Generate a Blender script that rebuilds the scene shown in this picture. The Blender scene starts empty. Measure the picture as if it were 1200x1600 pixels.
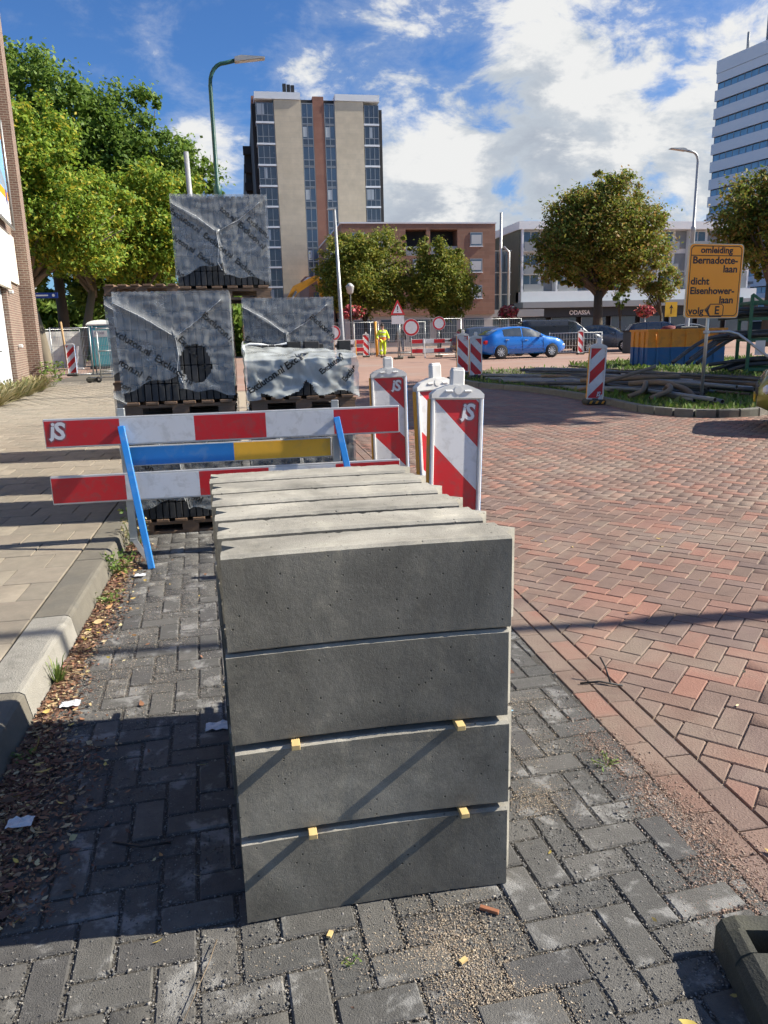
import bpy, bmesh, math, random
import numpy as np
from mathutils import Vector, Matrix, Euler, noise

random.seed(7); RNG = np.random.default_rng(7)
R = math.radians
SC = bpy.context.scene
COL = SC.collection

# ------------------------------------------------------------------ camera
cam_data = bpy.data.cameras.new('camera'); cam = bpy.data.objects.new('camera', cam_data); COL.objects.link(cam)
cam_data.sensor_fit = 'VERTICAL'; cam_data.sensor_height = 36; cam_data.sensor_width = 27
cam_data.lens = 1180 / 1600 * 36
cam_data.clip_start = 0.05; cam_data.clip_end = 3000
PITCH, ROLL, YAW, EYE = R(13.3), R(1.42), R(10.1), 1.45
_F = Vector((math.sin(YAW) * math.cos(PITCH), math.cos(YAW) * math.cos(PITCH), -math.sin(PITCH)))
_R0 = Vector((math.cos(YAW), -math.sin(YAW), 0)); _U0 = _R0.cross(_F)
_R = _R0 * math.cos(ROLL) - _U0 * math.sin(ROLL); _U = _U0 * math.cos(ROLL) + _R0 * math.sin(ROLL)
cam.matrix_world = Matrix(((_R.x, _U.x, -_F.x, 0), (_R.y, _U.y, -_F.y, 0), (_R.z, _U.z, -_F.z, EYE), (0, 0, 0, 1)))
SC.camera = cam

# ------------------------------------------------------------------ sun, exposure
SUN_EL, SUN_AZ = R(37), R(95.5)            # azimuth clockwise from +Y
sun_dir = Vector((math.cos(SUN_EL) * math.sin(SUN_AZ), math.cos(SUN_EL) * math.cos(SUN_AZ), math.sin(SUN_EL)))
sl = bpy.data.lights.new('sun', 'SUN'); sl.energy = 4.7; sl.angle = R(0.55); sl.color = (1, 0.93, 0.80)
so = bpy.data.objects.new('sun', sl); COL.objects.link(so); so.location = sun_dir * 60
so.rotation_euler = sun_dir.to_track_quat('Z', 'Y').to_euler()
VS = SC.view_settings
VS.view_transform = 'Standard'; VS.look = 'None'; VS.gamma = 1; VS.exposure = 0.98; VS.use_curve_mapping = False
CY = SC.cycles
CY.use_adaptive_sampling = True; CY.adaptive_threshold = .025; CY.use_light_tree = False
CY.max_bounces = 6; CY.diffuse_bounces = 3; CY.glossy_bounces = 3; CY.transmission_bounces = 3; CY.transparent_max_bounces = 8
CY.caustics_reflective = False; CY.caustics_refractive = False

# ------------------------------------------------------------------ node helper
class NT:
    def __init__(s, tree): s.t = tree
    def n(s, typ, **kw):
        nd = s.t.nodes.new(typ)
        for k, v in kw.items():
            if k == 'ins':
                for a, b in v.items():
                    if isinstance(b, bpy.types.NodeSocket): s.t.links.new(b, nd.inputs[a])
                    else: nd.inputs[a].default_value = b
            else: setattr(nd, k, v)
        return nd
    def math(s, op, a, b=None, c=None, clamp=False):
        nd = s.n('ShaderNodeMath', operation=op, use_clamp=clamp)
        for i, x in enumerate((a, b, c)):
            if x is None: continue
            if isinstance(x, bpy.types.NodeSocket): s.t.links.new(x, nd.inputs[i])
            else: nd.inputs[i].default_value = x
        return nd.outputs[0]
    def vmath(s, op, a, b=None):
        nd = s.n('ShaderNodeVectorMath', operation=op)
        for i, x in enumerate((a, b)):
            if x is None: continue
            if isinstance(x, bpy.types.NodeSocket): s.t.links.new(x, nd.inputs[i])
            else: nd.inputs[i].default_value = x
        return nd.outputs['Value'] if op in ('DOT_PRODUCT', 'LENGTH', 'DISTANCE') else nd.outputs[0]
    def mix(s, fac, a, b, blend='MIX'):
        nd = s.n('ShaderNodeMix', data_type='RGBA', blend_type=blend)
        for i, x in ((0, fac), (6, a), (7, b)):
            if isinstance(x, bpy.types.NodeSocket): s.t.links.new(x, nd.inputs[i])
            elif i == 0: nd.inputs[0].default_value = x
            else: nd.inputs[i].default_value = (*x, 1) if len(x) == 3 else x
        return nd.outputs[2]
    def noise(s, vec, scale, detail=4, rough=.55, dist=0.0):
        nd = s.n('ShaderNodeTexNoise', ins={'Scale': scale, 'Detail': detail, 'Roughness': rough, 'Distortion': dist})
        if vec is not None: s.t.links.new(vec, nd.inputs['Vector'])
        return nd.outputs['Fac']
    def ramp(s, fac, stops, interp='LINEAR'):
        nd = s.n('ShaderNodeValToRGB'); cr = nd.color_ramp; cr.interpolation = interp
        while len(cr.elements) < len(stops): cr.elements.new(1)
        for e, (p, c) in zip(cr.elements, stops):
            e.position = p; e.color = (*c, 1) if len(c) == 3 else c
        s.t.links.new(fac, nd.inputs[0]); return nd.outputs[0]
    def smooth(s, x, a, b):
        nd = s.n('ShaderNodeMapRange', interpolation_type='SMOOTHSTEP', ins={'From Min': a, 'From Max': b})
        s.t.links.new(x, nd.inputs[0]); return nd.outputs[0]

# ------------------------------------------------------------------ world: sky with broken cumulus
wd = bpy.data.worlds.new('World'); SC.world = wd; wd.use_nodes = True
w = NT(wd.node_tree); wd.node_tree.nodes.clear()
sky = w.n('ShaderNodeTexSky', sky_type='NISHITA', sun_disc=False, sun_elevation=SUN_EL, sun_rotation=SUN_AZ, air_density=1.0, dust_density=0.25, ozone_density=3.0)
blue = w.mix(1.0, sky.outputs[0], (0.60, 0.95, 1.40), 'MULTIPLY')
dirv = w.n('ShaderNodeTexCoord').outputs['Generated']
nrm = w.vmath('NORMALIZE', dirv)
def cloud_field(vec):
    p = w.vmath('MULTIPLY', vec, (1, 1, 1.9))
    big = w.noise(p, 3.4, 3, .5, .2)
    fine = w.noise(p, 10.0, 7, .64, .25)
    return w.math('ADD', w.math('MULTIPLY', big, .35), w.math('MULTIPLY', fine, .65))
def gauss(vec, d, width):      # 1 in direction d, falling off over width (radians)
    L = math.sqrt(sum(x * x for x in d)); d = tuple(x / L for x in d)
    dist = w.vmath('DISTANCE', vec, d)
    q = w.math('DIVIDE', dist, width)
    return w.math('POWER', 2.718, w.math('MULTIPLY', w.math('MULTIPLY', q, q), -1.0))
CLOUDS = [((.22, .945, .225), .105, .145), ((.34, .91, .21), .11, .10), ((.235, .955, .155), .055, .18), ((.13, .97, .20), .05, .10), ((.39, .89, .255), .06, .09), ((.44, .88, .19), .12, .11), ((.55, .80, .20), .16, .10),
          ((.16, .92, .345), .05, .075), ((.22, .915, .345), .045, .07), ((.34, .88, .345), .08, .05), ((-.03, .975, .195), .06, .105), ((-.05, .965, .25), .035, .05), ((.09, .95, .29), .035, .05),
          ((-.13, .93, .31), .14, -.10), ((.255, .92, .295), .05, -.15), ((.02, .95, .29), .06, -.07), ((.325, .935, .165), .03, -.10), ((.47, .83, .30), .04, -.07)]
def density(vec):
    f = cloud_field(vec)
    for d, wid, amp in CLOUDS:
        f = w.math('ADD', f, w.math('MULTIPLY', gauss(vec, d, wid), amp))
    return f
den = density(nrm)
den2 = density(w.vmath('ADD', nrm, tuple(sun_dir * 0.045 + Vector((0, 0, 0.03)))))
cov = w.smooth(den, .52, .66)
thin = w.math('MULTIPLY', w.smooth(den, .44, .6), .24)
cov = w.math('MAXIMUM', cov, thin)
lit = w.smooth(w.math('SUBTRACT', den, den2), -.06, .13)
core = w.smooth(den, .60, .80)
ccol = w.mix(lit, (5.6, 6.2, 6.9), (8.8, 8.85, 8.8))
ccol = w.mix(w.math('MULTIPLY', core, w.math('SUBTRACT', 1, lit)), ccol, (4.3, 4.8, 5.6))
z = w.n('ShaderNodeSeparateXYZ', ins={0: nrm}).outputs[2]
cov = w.math('MULTIPLY', cov, w.smooth(z, -.02, .04))
skyc = w.mix(cov, blue, ccol)
bg = w.n('ShaderNodeBackground', ins={'Color': skyc, 'Strength': 0.05})
wo = w.n('ShaderNodeOutputWorld', ins={'Surface': bg.outputs[0]})

# ------------------------------------------------------------------ materials
MATS = {}
def pos_vec(nt): return nt.n('ShaderNodeNewGeometry').outputs['Position']
def rnd_val(nt):
    a = nt.n('ShaderNodeObjectInfo').outputs['Random']; b = nt.n('ShaderNodeNewGeometry').outputs['Random Per Island']
    return nt.math('FRACT', nt.math('ADD', a, b))
def mat(name, col=(.5, .5, .5), rough=.7, var=.18, scale=6, bump=0, bscale=60, metal=0, spec=.5, rnd=None, alpha=None,
        coat=0, dirt=None, dscale=2.0, damt=.5, dth=(.48, .66), trans=0, stretch=(1, 1, 1)):
    """plain procedural material: base colour (or a colour picked per piece), noise variation, dirt, bump"""
    if name in MATS: return MATS[name]
    m = bpy.data.materials.new(name); m.use_nodes = True; nt = NT(m.node_tree); MATS[name] = m
    b = m.node_tree.nodes['Principled BSDF']
    pv = nt.vmath('MULTIPLY', pos_vec(nt), stretch)
    c = (*col, 1)
    if rnd:
        k = len(rnd)
        c = nt.ramp(rnd_val(nt), [(i / k, x) for i, x in enumerate(rnd)], 'CONSTANT')
    n1 = nt.noise(pv, scale, 4, .62)
    lo = nt.math('MULTIPLY_ADD', n1, 2 * var, 1 - var)
    mixv = nt.n('ShaderNodeCombineXYZ', ins={0: lo, 1: lo, 2: lo}).outputs[0]
    if not isinstance(c, bpy.types.NodeSocket):
        rgb = nt.n('ShaderNodeRGB'); rgb.outputs[0].default_value = c; c = rgb.outputs[0]
    out = nt.mix(1.0, c, mixv, 'MULTIPLY')
    if dirt:
        dn = nt.smooth(nt.noise(pv, dscale, 5, .66, .4), *dth)
        out = nt.mix(nt.math('MULTIPLY', dn, damt), out, dirt)
    m.node_tree.links.new(out, b.inputs['Base Color'])
    b.inputs['Metallic'].default_value = metal; b.inputs['Specular IOR Level'].default_value = spec
    rv = nt.math('MULTIPLY_ADD', nt.noise(pv, scale * 2.3, 1), .3, rough - .15, clamp=True)
    m.node_tree.links.new(rv, b.inputs['Roughness'])
    if coat: b.inputs['Coat Weight'].default_value = coat; b.inputs['Coat Roughness'].default_value = .06
    if bump:
        bn = nt.n('ShaderNodeBump', ins={'Strength': bump, 'Distance': .01, 'Height': nt.noise(pv, bscale, 3, .65)})
        m.node_tree.links.new(bn.outputs[0], b.inputs['Normal'])
    if trans:
        tr = nt.n('ShaderNodeBsdfTranslucent'); m.node_tree.links.new(out, tr.inputs[0])
        mx = nt.n('ShaderNodeMixShader', ins={0: trans, 1: b.outputs[0], 2: tr.outputs[0]})
        m.node_tree.links.new(mx.outputs[0], m.node_tree.nodes['Material Output'].inputs[0])
    return m

def brick_mat(name, c1, c2, mortar, bw=.21, bh=.0625, ms=.01, bump=.5):
    if name in MATS: return MATS[name]
    m = bpy.data.materials.new(name); m.use_nodes = True; nt = NT(m.node_tree); MATS[name] = m
    b = m.node_tree.nodes['Principled BSDF']
    sp = nt.n('ShaderNodeSeparateXYZ', ins={0: pos_vec(nt)})
    v = nt.n('ShaderNodeCombineXYZ', ins={0: nt.math('ADD', sp.outputs[0], sp.outputs[1]), 1: sp.outputs[2], 2: 0.0}).outputs[0]
    t = nt.n('ShaderNodeTexBrick', ins={'Vector': v, 'Color1': (*c1, 1), 'Color2': (*c2, 1), 'Mortar': (*mortar, 1), 'Scale': 1.0,
             'Mortar Size': ms, 'Mortar Smooth': .1, 'Bias': 0.0, 'Brick Width': bw, 'Row Height': bh})
    n1 = nt.noise(pos_vec(nt), 1.1, 6, .6)
    f = nt.math('MULTIPLY_ADD', n1, .5, .75)
    col = nt.mix(1.0, t.outputs[0], nt.n('ShaderNodeCombineXYZ', ins={0: f, 1: f, 2: f}).outputs[0], 'MULTIPLY')
    m.node_tree.links.new(col, b.inputs['Base Color']); b.inputs['Roughness'].default_value = .85
    bn = nt.n('ShaderNodeBump', invert=True, ins={'Strength': bump, 'Distance': .01, 'Height': t.outputs['Fac']})
    m.node_tree.links.new(bn.outputs[0], b.inputs['Normal'])
    return m

def glass_mat(name, col=(.05, .07, .09), rough=.06):
    m = mat(name, col, rough + .15, .3, .6, spec=.9); return m

# ------------------------------------------------------------------ mesh builder
class MB:
    def __init__(s): s.v = []; s.f = []; s.m = []; s.s = []
    def add(s, vs, fs, mi=0, sm=False):
        o = len(s.v); s.v += [tuple(p) for p in vs]
        for f in fs: s.f.append(tuple(i + o for i in f)); s.m.append(mi); s.s.append(sm)
        return s
    def bb(s, x0, x1, y0, y1, z0, z1, mi=0):
        return s.add([(x0, y0, z0), (x1, y0, z0), (x1, y1, z0), (x0, y1, z0), (x0, y0, z1), (x1, y0, z1), (x1, y1, z1), (x0, y1, z1)],
                     [(3, 2, 1, 0), (4, 5, 6, 7), (0, 1, 5, 4), (1, 2, 6, 5), (2, 3, 7, 6), (3, 0, 4, 7)], mi)
    def box(s, c, d, mi=0, M=None, bev=0):
        hx, hy, hz = d[0] / 2, d[1] / 2, d[2] / 2
        if not bev:
            vs = [(-hx, -hy, -hz), (hx, -hy, -hz), (hx, hy, -hz), (-hx, hy, -hz), (-hx, -hy, hz), (hx, -hy, hz), (hx, hy, hz), (-hx, hy, hz)]
            fs = [(3, 2, 1, 0), (4, 5, 6, 7), (0, 1, 5, 4), (1, 2, 6, 5), (2, 3, 7, 6), (3, 0, 4, 7)]
        else:
            vs = []; fs = []; b = min(bev, hx * .9, hy * .9, hz * .9)
            for sx in (-1, 1):
                for sy in (-1, 1):
                    for sz in (-1, 1):
                        vs += [(sx * hx, sy * (hy - b), sz * (hz - b)), (sx * (hx - b), sy * hy, sz * (hz - b)), (sx * (hx - b), sy * (hy - b), sz * hz)]
            I = lambda sx, sy, sz, a: ((sx > 0) * 4 + (sy > 0) * 2 + (sz > 0)) * 3 + a
            for sg in (-1, 1):
                f = [(I(sg, -1, -1, 0)), I(sg, 1, -1, 0), I(sg, 1, 1, 0), I(sg, -1, 1, 0)]; fs.append(f if sg > 0 else f[::-1])
                f = [I(-1, sg, -1, 1), I(1, sg, -1, 1), I(1, sg, 1, 1), I(-1, sg, 1, 1)]; fs.append(f if sg < 0 else f[::-1])
                f = [I(-1, -1, sg, 2), I(1, -1, sg, 2), I(1, 1, sg, 2), I(-1, 1, sg, 2)]; fs.append(f if sg > 0 else f[::-1])
            for a in (-1, 1):
                for c2 in (-1, 1):
                    fs.append([I(a, c2, -1, 0), I(a, c2, 1, 0), I(a, c2, 1, 1), I(a, c2, -1, 1)])
                    fs.append([I(a, -1, c2, 0), I(a, 1, c2, 0), I(a, 1, c2, 2), I(a, -1, c2, 2)])
                    fs.append([I(-1, a, c2, 1), I(1, a, c2, 1), I(1, a, c2, 2), I(-1, a, c2, 2)])
                    for e in (-1, 1): fs.append([I(a, c2, e, 0), I(a, c2, e, 1), I(a, c2, e, 2)])
        out = []
        for p in vs:
            q = Vector(p)
            if M is not None: q = M @ q
            out.append((q.x + c[0], q.y + c[1], q.z + c[2]))
        return s.add(out, fs, mi)
    def tube(s, path, r, n=8, mi=0, cap=True, sm=True):
        P = [Vector(p) for p in path]; k = len(P); rs = r if isinstance(r, (list, tuple)) else [r] * k
        prev = None; vs = []; fs = []
        for i in range(k):
            t = (P[min(i + 1, k - 1)] - P[max(i - 1, 0)])
            t = t.normalized() if t.length > 1e-9 else Vector((0, 0, 1))
            if prev is None:
                a = Vector((0, 0, 1)) if abs(t.z) < .9 else Vector((1, 0, 0)); u = t.cross(a).normalized()
            else:
                u = prev - t * prev.dot(t); u = u.normalized() if u.length > 1e-6 else t.orthogonal().normalized()
            prev = u; v = t.cross(u)
            for j in range(n):
                an = 2 * math.pi * j / n; vs.append(P[i] + (u * math.cos(an) + v * math.sin(an)) * rs[i])
        for i in range(k - 1):
            for j in range(n):
                fs.append((i * n + j, i * n + (j + 1) % n, (i + 1) * n + (j + 1) % n, (i + 1) * n + j))
        s.add(vs, fs, mi, sm)
        if cap:
            o = len(s.v) - len(vs)
            s.f.append(tuple(o + j for j in range(n))[::-1]); s.m.append(mi); s.s.append(False)
            s.f.append(tuple(o + (k - 1) * n + j for j in range(n))); s.m.append(mi); s.s.append(False)
        return s
    def prism(s, poly, y0, y1, mi=0, plane='xz'):
        n = len(poly)
        mp = {'xz': lambda a, b, c: (a, c, b), 'xy': lambda a, b, c: (a, b, c), 'yz': lambda a, b, c: (c, a, b)}[plane]
        vs = [mp(a, b, y0) for a, b in poly] + [mp(a, b, y1) for a, b in poly]
        fs = [tuple(range(n)), tuple(range(2 * n - 1, n - 1, -1))] + [(i, i + n, (i + 1) % n + n, (i + 1) % n) for i in range(n)]
        return s.add(vs, fs, mi)
    def lathe(s, prof, n=16, c=(0, 0, 0), mi=0, sm=True, M=None):
        vs = []; k = len(prof)
        for r, zz in prof:
            for j in range(n):
                a = 2 * math.pi * j / n; q = Vector((r * math.cos(a), r * math.sin(a), zz))
                if M is not None: q = M @ q
                vs.append((q.x + c[0], q.y + c[1], q.z + c[2]))
        fs = [(i * n + j, i * n + (j + 1) % n, (i + 1) * n + (j + 1) % n, (i + 1) * n + j) for i in range(k - 1) for j in range(n)]
        return s.add(vs, fs, mi, sm)
    def disc(s, c, r, n=24, mi=0, axis='y', r0=0):
        f = {'y': lambda a, b: (c[0] + a, c[1], c[2] + b), 'z': lambda a, b: (c[0] + a, c[1] + b, c[2]), 'x': lambda a, b: (c[0], c[1] + a, c[2] + b)}[axis]
        ring = [f(r * math.cos(2 * math.pi * j / n), r * math.sin(2 * math.pi * j / n)) for j in range(n)]
        if r0:
            r2 = [f(r0 * math.cos(2 * math.pi * j / n), r0 * math.sin(2 * math.pi * j / n)) for j in range(n)]
            return s.add(ring + r2, [(j, (j + 1) % n, n + (j + 1) % n, n + j) for j in range(n)], mi)
        return s.add(ring, [tuple(range(n))], mi)
    def mesh(s, name, mats, sharp=0):
        me = bpy.data.meshes.new(name); me.from_pydata(s.v, [], s.f)
        for m in (mats if isinstance(mats, (list, tuple)) else [mats]): me.materials.append(m)
        me.polygons.foreach_set('material_index', s.m); me.polygons.foreach_set('use_smooth', s.s)
        bm = bmesh.new(); bm.from_mesh(me); bmesh.ops.recalc_face_normals(bm, faces=bm.faces); bm.to_mesh(me); bm.free()
        if sharp: me.polygons.foreach_set('use_smooth', [True] * len(me.polygons)); me.set_sharp_from_angle(angle=R(sharp))
        return me
    def obj(s, name, mats, parent=None, loc=None, rz=0):
        return put(name, s.mesh(name, mats), parent, loc, rz)

def put(name, me, parent=None, loc=None, rz=0):
    o = bpy.data.objects.new(name, me); COL.objects.link(o)
    if parent is not None: o.parent = parent
    if loc is not None: o.location = loc
    if rz: o.rotation_euler[2] = rz
    return o
def tag(o, label, cat, group=None):
    o['label'] = label; o['category'] = cat
    if group: o['group'] = group
    elif 'group' in o: del o['group']
    return o
def thing(name, label, cat, loc=(0, 0, 0), rz=0, group=None):
    o = bpy.data.objects.new(name, None); COL.objects.link(o); o.empty_display_size = .2
    o.location = loc; o.rotation_euler[2] = rz
    return tag(o, label, cat, group)
def struct(o): o['kind'] = 'structure'; return o
def stuff(o, label=None, cat=None):
    o['kind'] = 'stuff'
    if label: o['label'] = label; o['category'] = cat
    return o
def copy_tree(o, parent=None):
    c = o.copy(); COL.objects.link(c); c.parent = parent
    for ch in list(o.children): copy_tree(ch, c)
    return c
def big_mesh(name, V, F, mats, parent=None, mi=None, smooth=False):
    """numpy verts (n,3) and faces (m,k) -> object"""
    me = bpy.data.meshes.new(name); V = np.asarray(V, np.float32); F = np.asarray(F, np.int32)
    k = F.shape[1]
    me.vertices.add(len(V)); me.vertices.foreach_set('co', V.ravel())
    me.loops.add(F.size); me.loops.foreach_set('vertex_index', F.ravel())
    me.polygons.add(len(F)); me.polygons.foreach_set('loop_start', np.arange(0, F.size, k, dtype=np.int32))
    if mi is not None: me.polygons.foreach_set('material_index', np.asarray(mi, np.int32))
    if smooth: me.polygons.foreach_set('use_smooth', np.ones(len(F), bool))
    for m in (mats if isinstance(mats, (list, tuple)) else [mats]): me.materials.append(m)
    me.update(calc_edges=True); me.validate()
    return put(name, me, parent)
def text_mesh(txt, size, align='LEFT', bold=0.0, extrude=0.0):
    cu = bpy.data.curves.new('t', 'FONT'); cu.body = txt; cu.size = size; cu.align_x = align; cu.offset = bold; cu.extrude = extrude
    cu.resolution_u = 3
    o = bpy.data.objects.new('t', cu); COL.objects.link(o)
    dg = bpy.context.evaluated_depsgraph_get(); me = bpy.data.meshes.new_from_object(o.evaluated_get(dg))
    bpy.data.objects.remove(o); bpy.data.curves.remove(cu)
    return me
def text_part(name, txt, size, m, parent, loc, rx=R(90), rz=0, align='LEFT', bold=0.0, roll=0, extrude=.001, sx=1):
    me = text_mesh(txt, size, align, bold, extrude); me.materials.clear(); me.materials.append(m)
    M = Euler((rx, 0, rz)).to_matrix().to_4x4() @ Matrix.Rotation(roll, 4, 'Z') @ Matrix.Diagonal((sx, 1, 1, 1))
    me.transform(M)
    return put(name, me, parent, loc)

# ================================================================== GROUND
m_ground = mat('ground_earth', (.20, .17, .14), .95, .25, 1.5)
g = MB(); g.add([(-900, -60, -.06), (900, -60, -.06), (900, 1800, -.06), (-900, 1800, -.06)], [(0, 1, 2, 3)])
struct(g.obj('ground', m_ground))

# colours picked per brick
RED = [(0.260, 0.135, 0.100), (0.197, 0.128, 0.100), (0.184, 0.123, 0.097), (0.215, 0.128, 0.097), (0.179, 0.121, 0.095), (0.204, 0.133, 0.104), (0.270, 0.138, 0.100), (0.186, 0.125, 0.102), (0.194, 0.123, 0.095), (0.235, 0.133, 0.102), (0.181, 0.123, 0.100), (0.176, 0.121, 0.102)]
m_red = mat('red_road_brick', rnd=RED, rough=.72, var=.42, scale=3.5, bump=.45, bscale=120, dirt=(.27, .22, .17), dscale=1.0, damt=.5, spec=.4)
m_sand = mat('joint_sand', (.36, .30, .225), .95, .3, 40, bump=.4, bscale=200)
m_dark = mat('dark_paver', rnd=[(0.096, 0.093, 0.087), (0.108, 0.104, 0.096), (0.087, 0.084, 0.081), (0.121, 0.116, 0.107), (0.093, 0.091, 0.086)], rough=.85, var=.38, scale=26, bump=.6, bscale=260,
             dirt=(.34, .335, .32), dscale=6.5, damt=.62, dth=(.53, .64))
m_grit = mat('joint_grit', (.085, .078, .068), .95, .5, 120, bump=.8, bscale=260)
m_tile = mat('pavement_tile', rnd=[(0.253, 0.220, 0.171), (0.274, 0.237, 0.187), (0.233, 0.204, 0.160), (0.264, 0.227, 0.177), (0.246, 0.210, 0.164)], rough=.88, var=.25, scale=14, bump=.4, bscale=220, dirt=(.15, .135, .11), dscale=1.7, damt=.5)
m_farroad = mat('far_road_brick', (.33, .205, .155), .8, .22, .55, dirt=(.33, .28, .24), dscale=.16, damt=.5)

# far road sheet (bricks too small to tell apart), near bed of sand under the bricks
s = MB(); s.add([(-60, 21.5, -.001), (95, 21.5, -.001), (95, 140, -.001), (-60, 140, -.001)], [(0, 1, 2, 3)])
road = struct(s.obj('road', m_farroad))
s = MB(); s.add([(1.2, -4, -.009), (34, -4, -.009), (34, 21.52, -.009), (1.2, 21.52, -.009)], [(0, 1, 2, 3)])
s.add([(-1.0, 10.5, -.013), (1.21, 10.5, -.013), (1.21, 21.52, -.013), (-1.0, 21.52, -.013)], [(0, 1, 2, 3)])
sandbed = struct(s.obj('road_sand_bed', m_sand))

def brick_proto(name, L, W, H, b, m):
    """paver with chamfered top edges, no underside"""
    x, y = L / 2, W / 2
    vs = [(-x, -y, -H), (x, -y, -H), (x, y, -H), (-x, y, -H), (-x, -y, -b), (x, -y, -b), (x, y, -b), (-x, y, -b),
          (-x + b, -y + b, 0), (x - b, -y + b, 0), (x - b, y - b, 0), (-x + b, y - b, 0)]
    fs = [(8, 9, 10, 11)] + [(i, (i + 1) % 4, 4 + (i + 1) % 4, 4 + i) for i in range(4)] + [(4 + i, 4 + (i + 1) % 4, 8 + (i + 1) % 4, 8 + i) for i in range(4)]
    return np.array(vs), fs
def lay(name, places, proto, m, parent, n_single, tilt=.006, zj=.0015, rest_name=None):
    """places: (x, y, angle, key); the n_single with the smallest key become objects, the rest one mesh"""
    V0, F0 = proto
    places = sorted(places, key=lambda p: p[3])
    me = bpy.data.meshes.new(name); me.from_pydata(V0.tolist(), [], F0); me.materials.append(m)
    for (x, y, a, k) in places[:n_single]:
        o = put(name, me, parent, (x, y, (random.random() - .5) * 2 * zj + parent_z.get(parent.name, 0) + (noise.noise(Vector((x * .9, y * .9, 4))) * .007 if name == 'road_brick' else 0)))
        o.rotation_euler = (random.uniform(-tilt, tilt), random.uniform(-tilt, tilt), a + random.uniform(-.012, .012))
    rest = places[n_single:]
    if rest:
        A = np.array([p[:3] for p in rest]); n = len(A); ca, sa = np.cos(A[:, 2] + RNG.uniform(-.012, .012, n)), np.sin(A[:, 2])
        V = np.zeros((n, len(V0), 3))
        V[:, :, 0] = V0[None, :, 0] * ca[:, None] - V0[None, :, 1] * sa[:, None] + A[:, 0:1]
        V[:, :, 1] = V0[None, :, 0] * sa[:, None] + V0[None, :, 1] * ca[:, None] + A[:, 1:2]
        tx, ty = RNG.uniform(-tilt, tilt, (n, 1)), RNG.uniform(-tilt, tilt, (n, 1))
        und = np.array([[noise.noise(Vector((x_ * .9, y_ * .9, 4))) * .007] for x_, y_, _ in A]) if name == 'road_brick' else 0
        V[:, :, 2] = V0[None, :, 2] + und + RNG.uniform(-zj, zj, (n, 1)) + V0[None, :, 0] * tx + V0[None, :, 1] * ty + parent_z.get(parent.name, 0)
        F = np.array(F0)[None] + (np.arange(n) * len(V0))[:, None, None]
        o = big_mesh(rest_name or name, V.reshape(-1, 3), F.reshape(-1, 4), m, parent); o['kind'] = 'stuff'
parent_z = {}
def herring(x0, x1, y0, y1, u, rot, cx=0, cy=0):
    """centres of a 2:1 herringbone with half-brick u, rotated by rot"""
    out = []; ca, sa = math.cos(rot), math.sin(rot); rad = int(math.hypot(x1 - x0, y1 - y0) / u) + 4
    mx, my = (x0 + x1) / 2, (y0 + y1) / 2
    i = np.arange(-rad, rad)
    X, Yy = np.meshgrid(i, i); d = (X - Yy) % 4
    for sel, (ox, oy), a in ((d == 0, (1, .5), 0), (d == 3, (.5, 1), math.pi / 2)):
        px = (X[sel] + ox) * u; py = (Yy[sel] + oy) * u
        wx = px * ca - py * sa + mx; wy = px * sa + py * ca + my
        k = (wx > x0) & (wx < x1) & (wy > y0) & (wy < y1)
        out += [(a1, b1, a + rot) for a1, b1 in zip(wx[k], wy[k])]
    return out
def seen(x, y, margin=.25):     # is a ground point within the photograph's field of view (with margin)
    d = Vector((x, y, 0)) - Vector((0, 0, EYE)); zc = d.dot(_F)
    if zc < .3: return False
    return abs(d.dot(_R) / zc) < .51 + margin and -.68 - margin < d.dot(_U) / zc < .9

def clip_cut(places, L, W, xc, side, name, m, parent, ymax):
    """bricks crossing the line x = xc are cut there; side +1 keeps x > xc"""
    keep = []
    for (x, y, a, k) in places:
        ca, sa = math.cos(a), math.sin(a)
        P = [(x + u * ca - v * sa, y + u * sa + v * ca) for u, v in ((-L / 2, -W / 2), (L / 2, -W / 2), (L / 2, W / 2), (-L / 2, W / 2))]
        d = [(p[0] - xc) * side for p in P]
        if min(d) >= 0: keep.append((x, y, a, k)); continue
        if max(d) <= .02 or y > ymax: continue
        Q = []
        for i in range(4):
            p, q, dp, dq = P[i], P[(i + 1) % 4], d[i], d[(i + 1) % 4]
            if dp >= 0: Q.append(p)
            if dp * dq < 0: t = dp / (dp - dq); Q.append((p[0] + (q[0] - p[0]) * t, p[1] + (q[1] - p[1]) * t))
        if len(Q) < 3: continue
        c0 = (sum(p[0] for p in Q) / len(Q), sum(p[1] for p in Q) / len(Q)); n = len(Q)
        ar = abs(sum(Q[i][0] * Q[(i + 1) % n][1] - Q[(i + 1) % n][0] * Q[i][1] for i in range(n))) / 2
        if ar < .0015: continue
        zj = random.uniform(-.001, .001)
        b = MB(); lo = [(p[0] - c0[0], p[1] - c0[1], -.03) for p in Q]; mid = [(p[0], p[1], -.004 + zj) for p in lo]
        top = [(p[0] - .0035 * (1 if p[0] > 0 else -1), p[1] - .0035 * (1 if p[1] > 0 else -1), zj) for p in lo]
        b.add(lo + mid + top, [tuple(range(2 * n, 3 * n))] + [(i, (i + 1) % n, n + (i + 1) % n, n + i) for i in range(n)] + [(n + i, n + (i + 1) % n, 2 * n + (i + 1) % n, 2 * n + i) for i in range(n)])
        b.obj(name, m, parent, (c0[0], c0[1], 0))
    return keep

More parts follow.
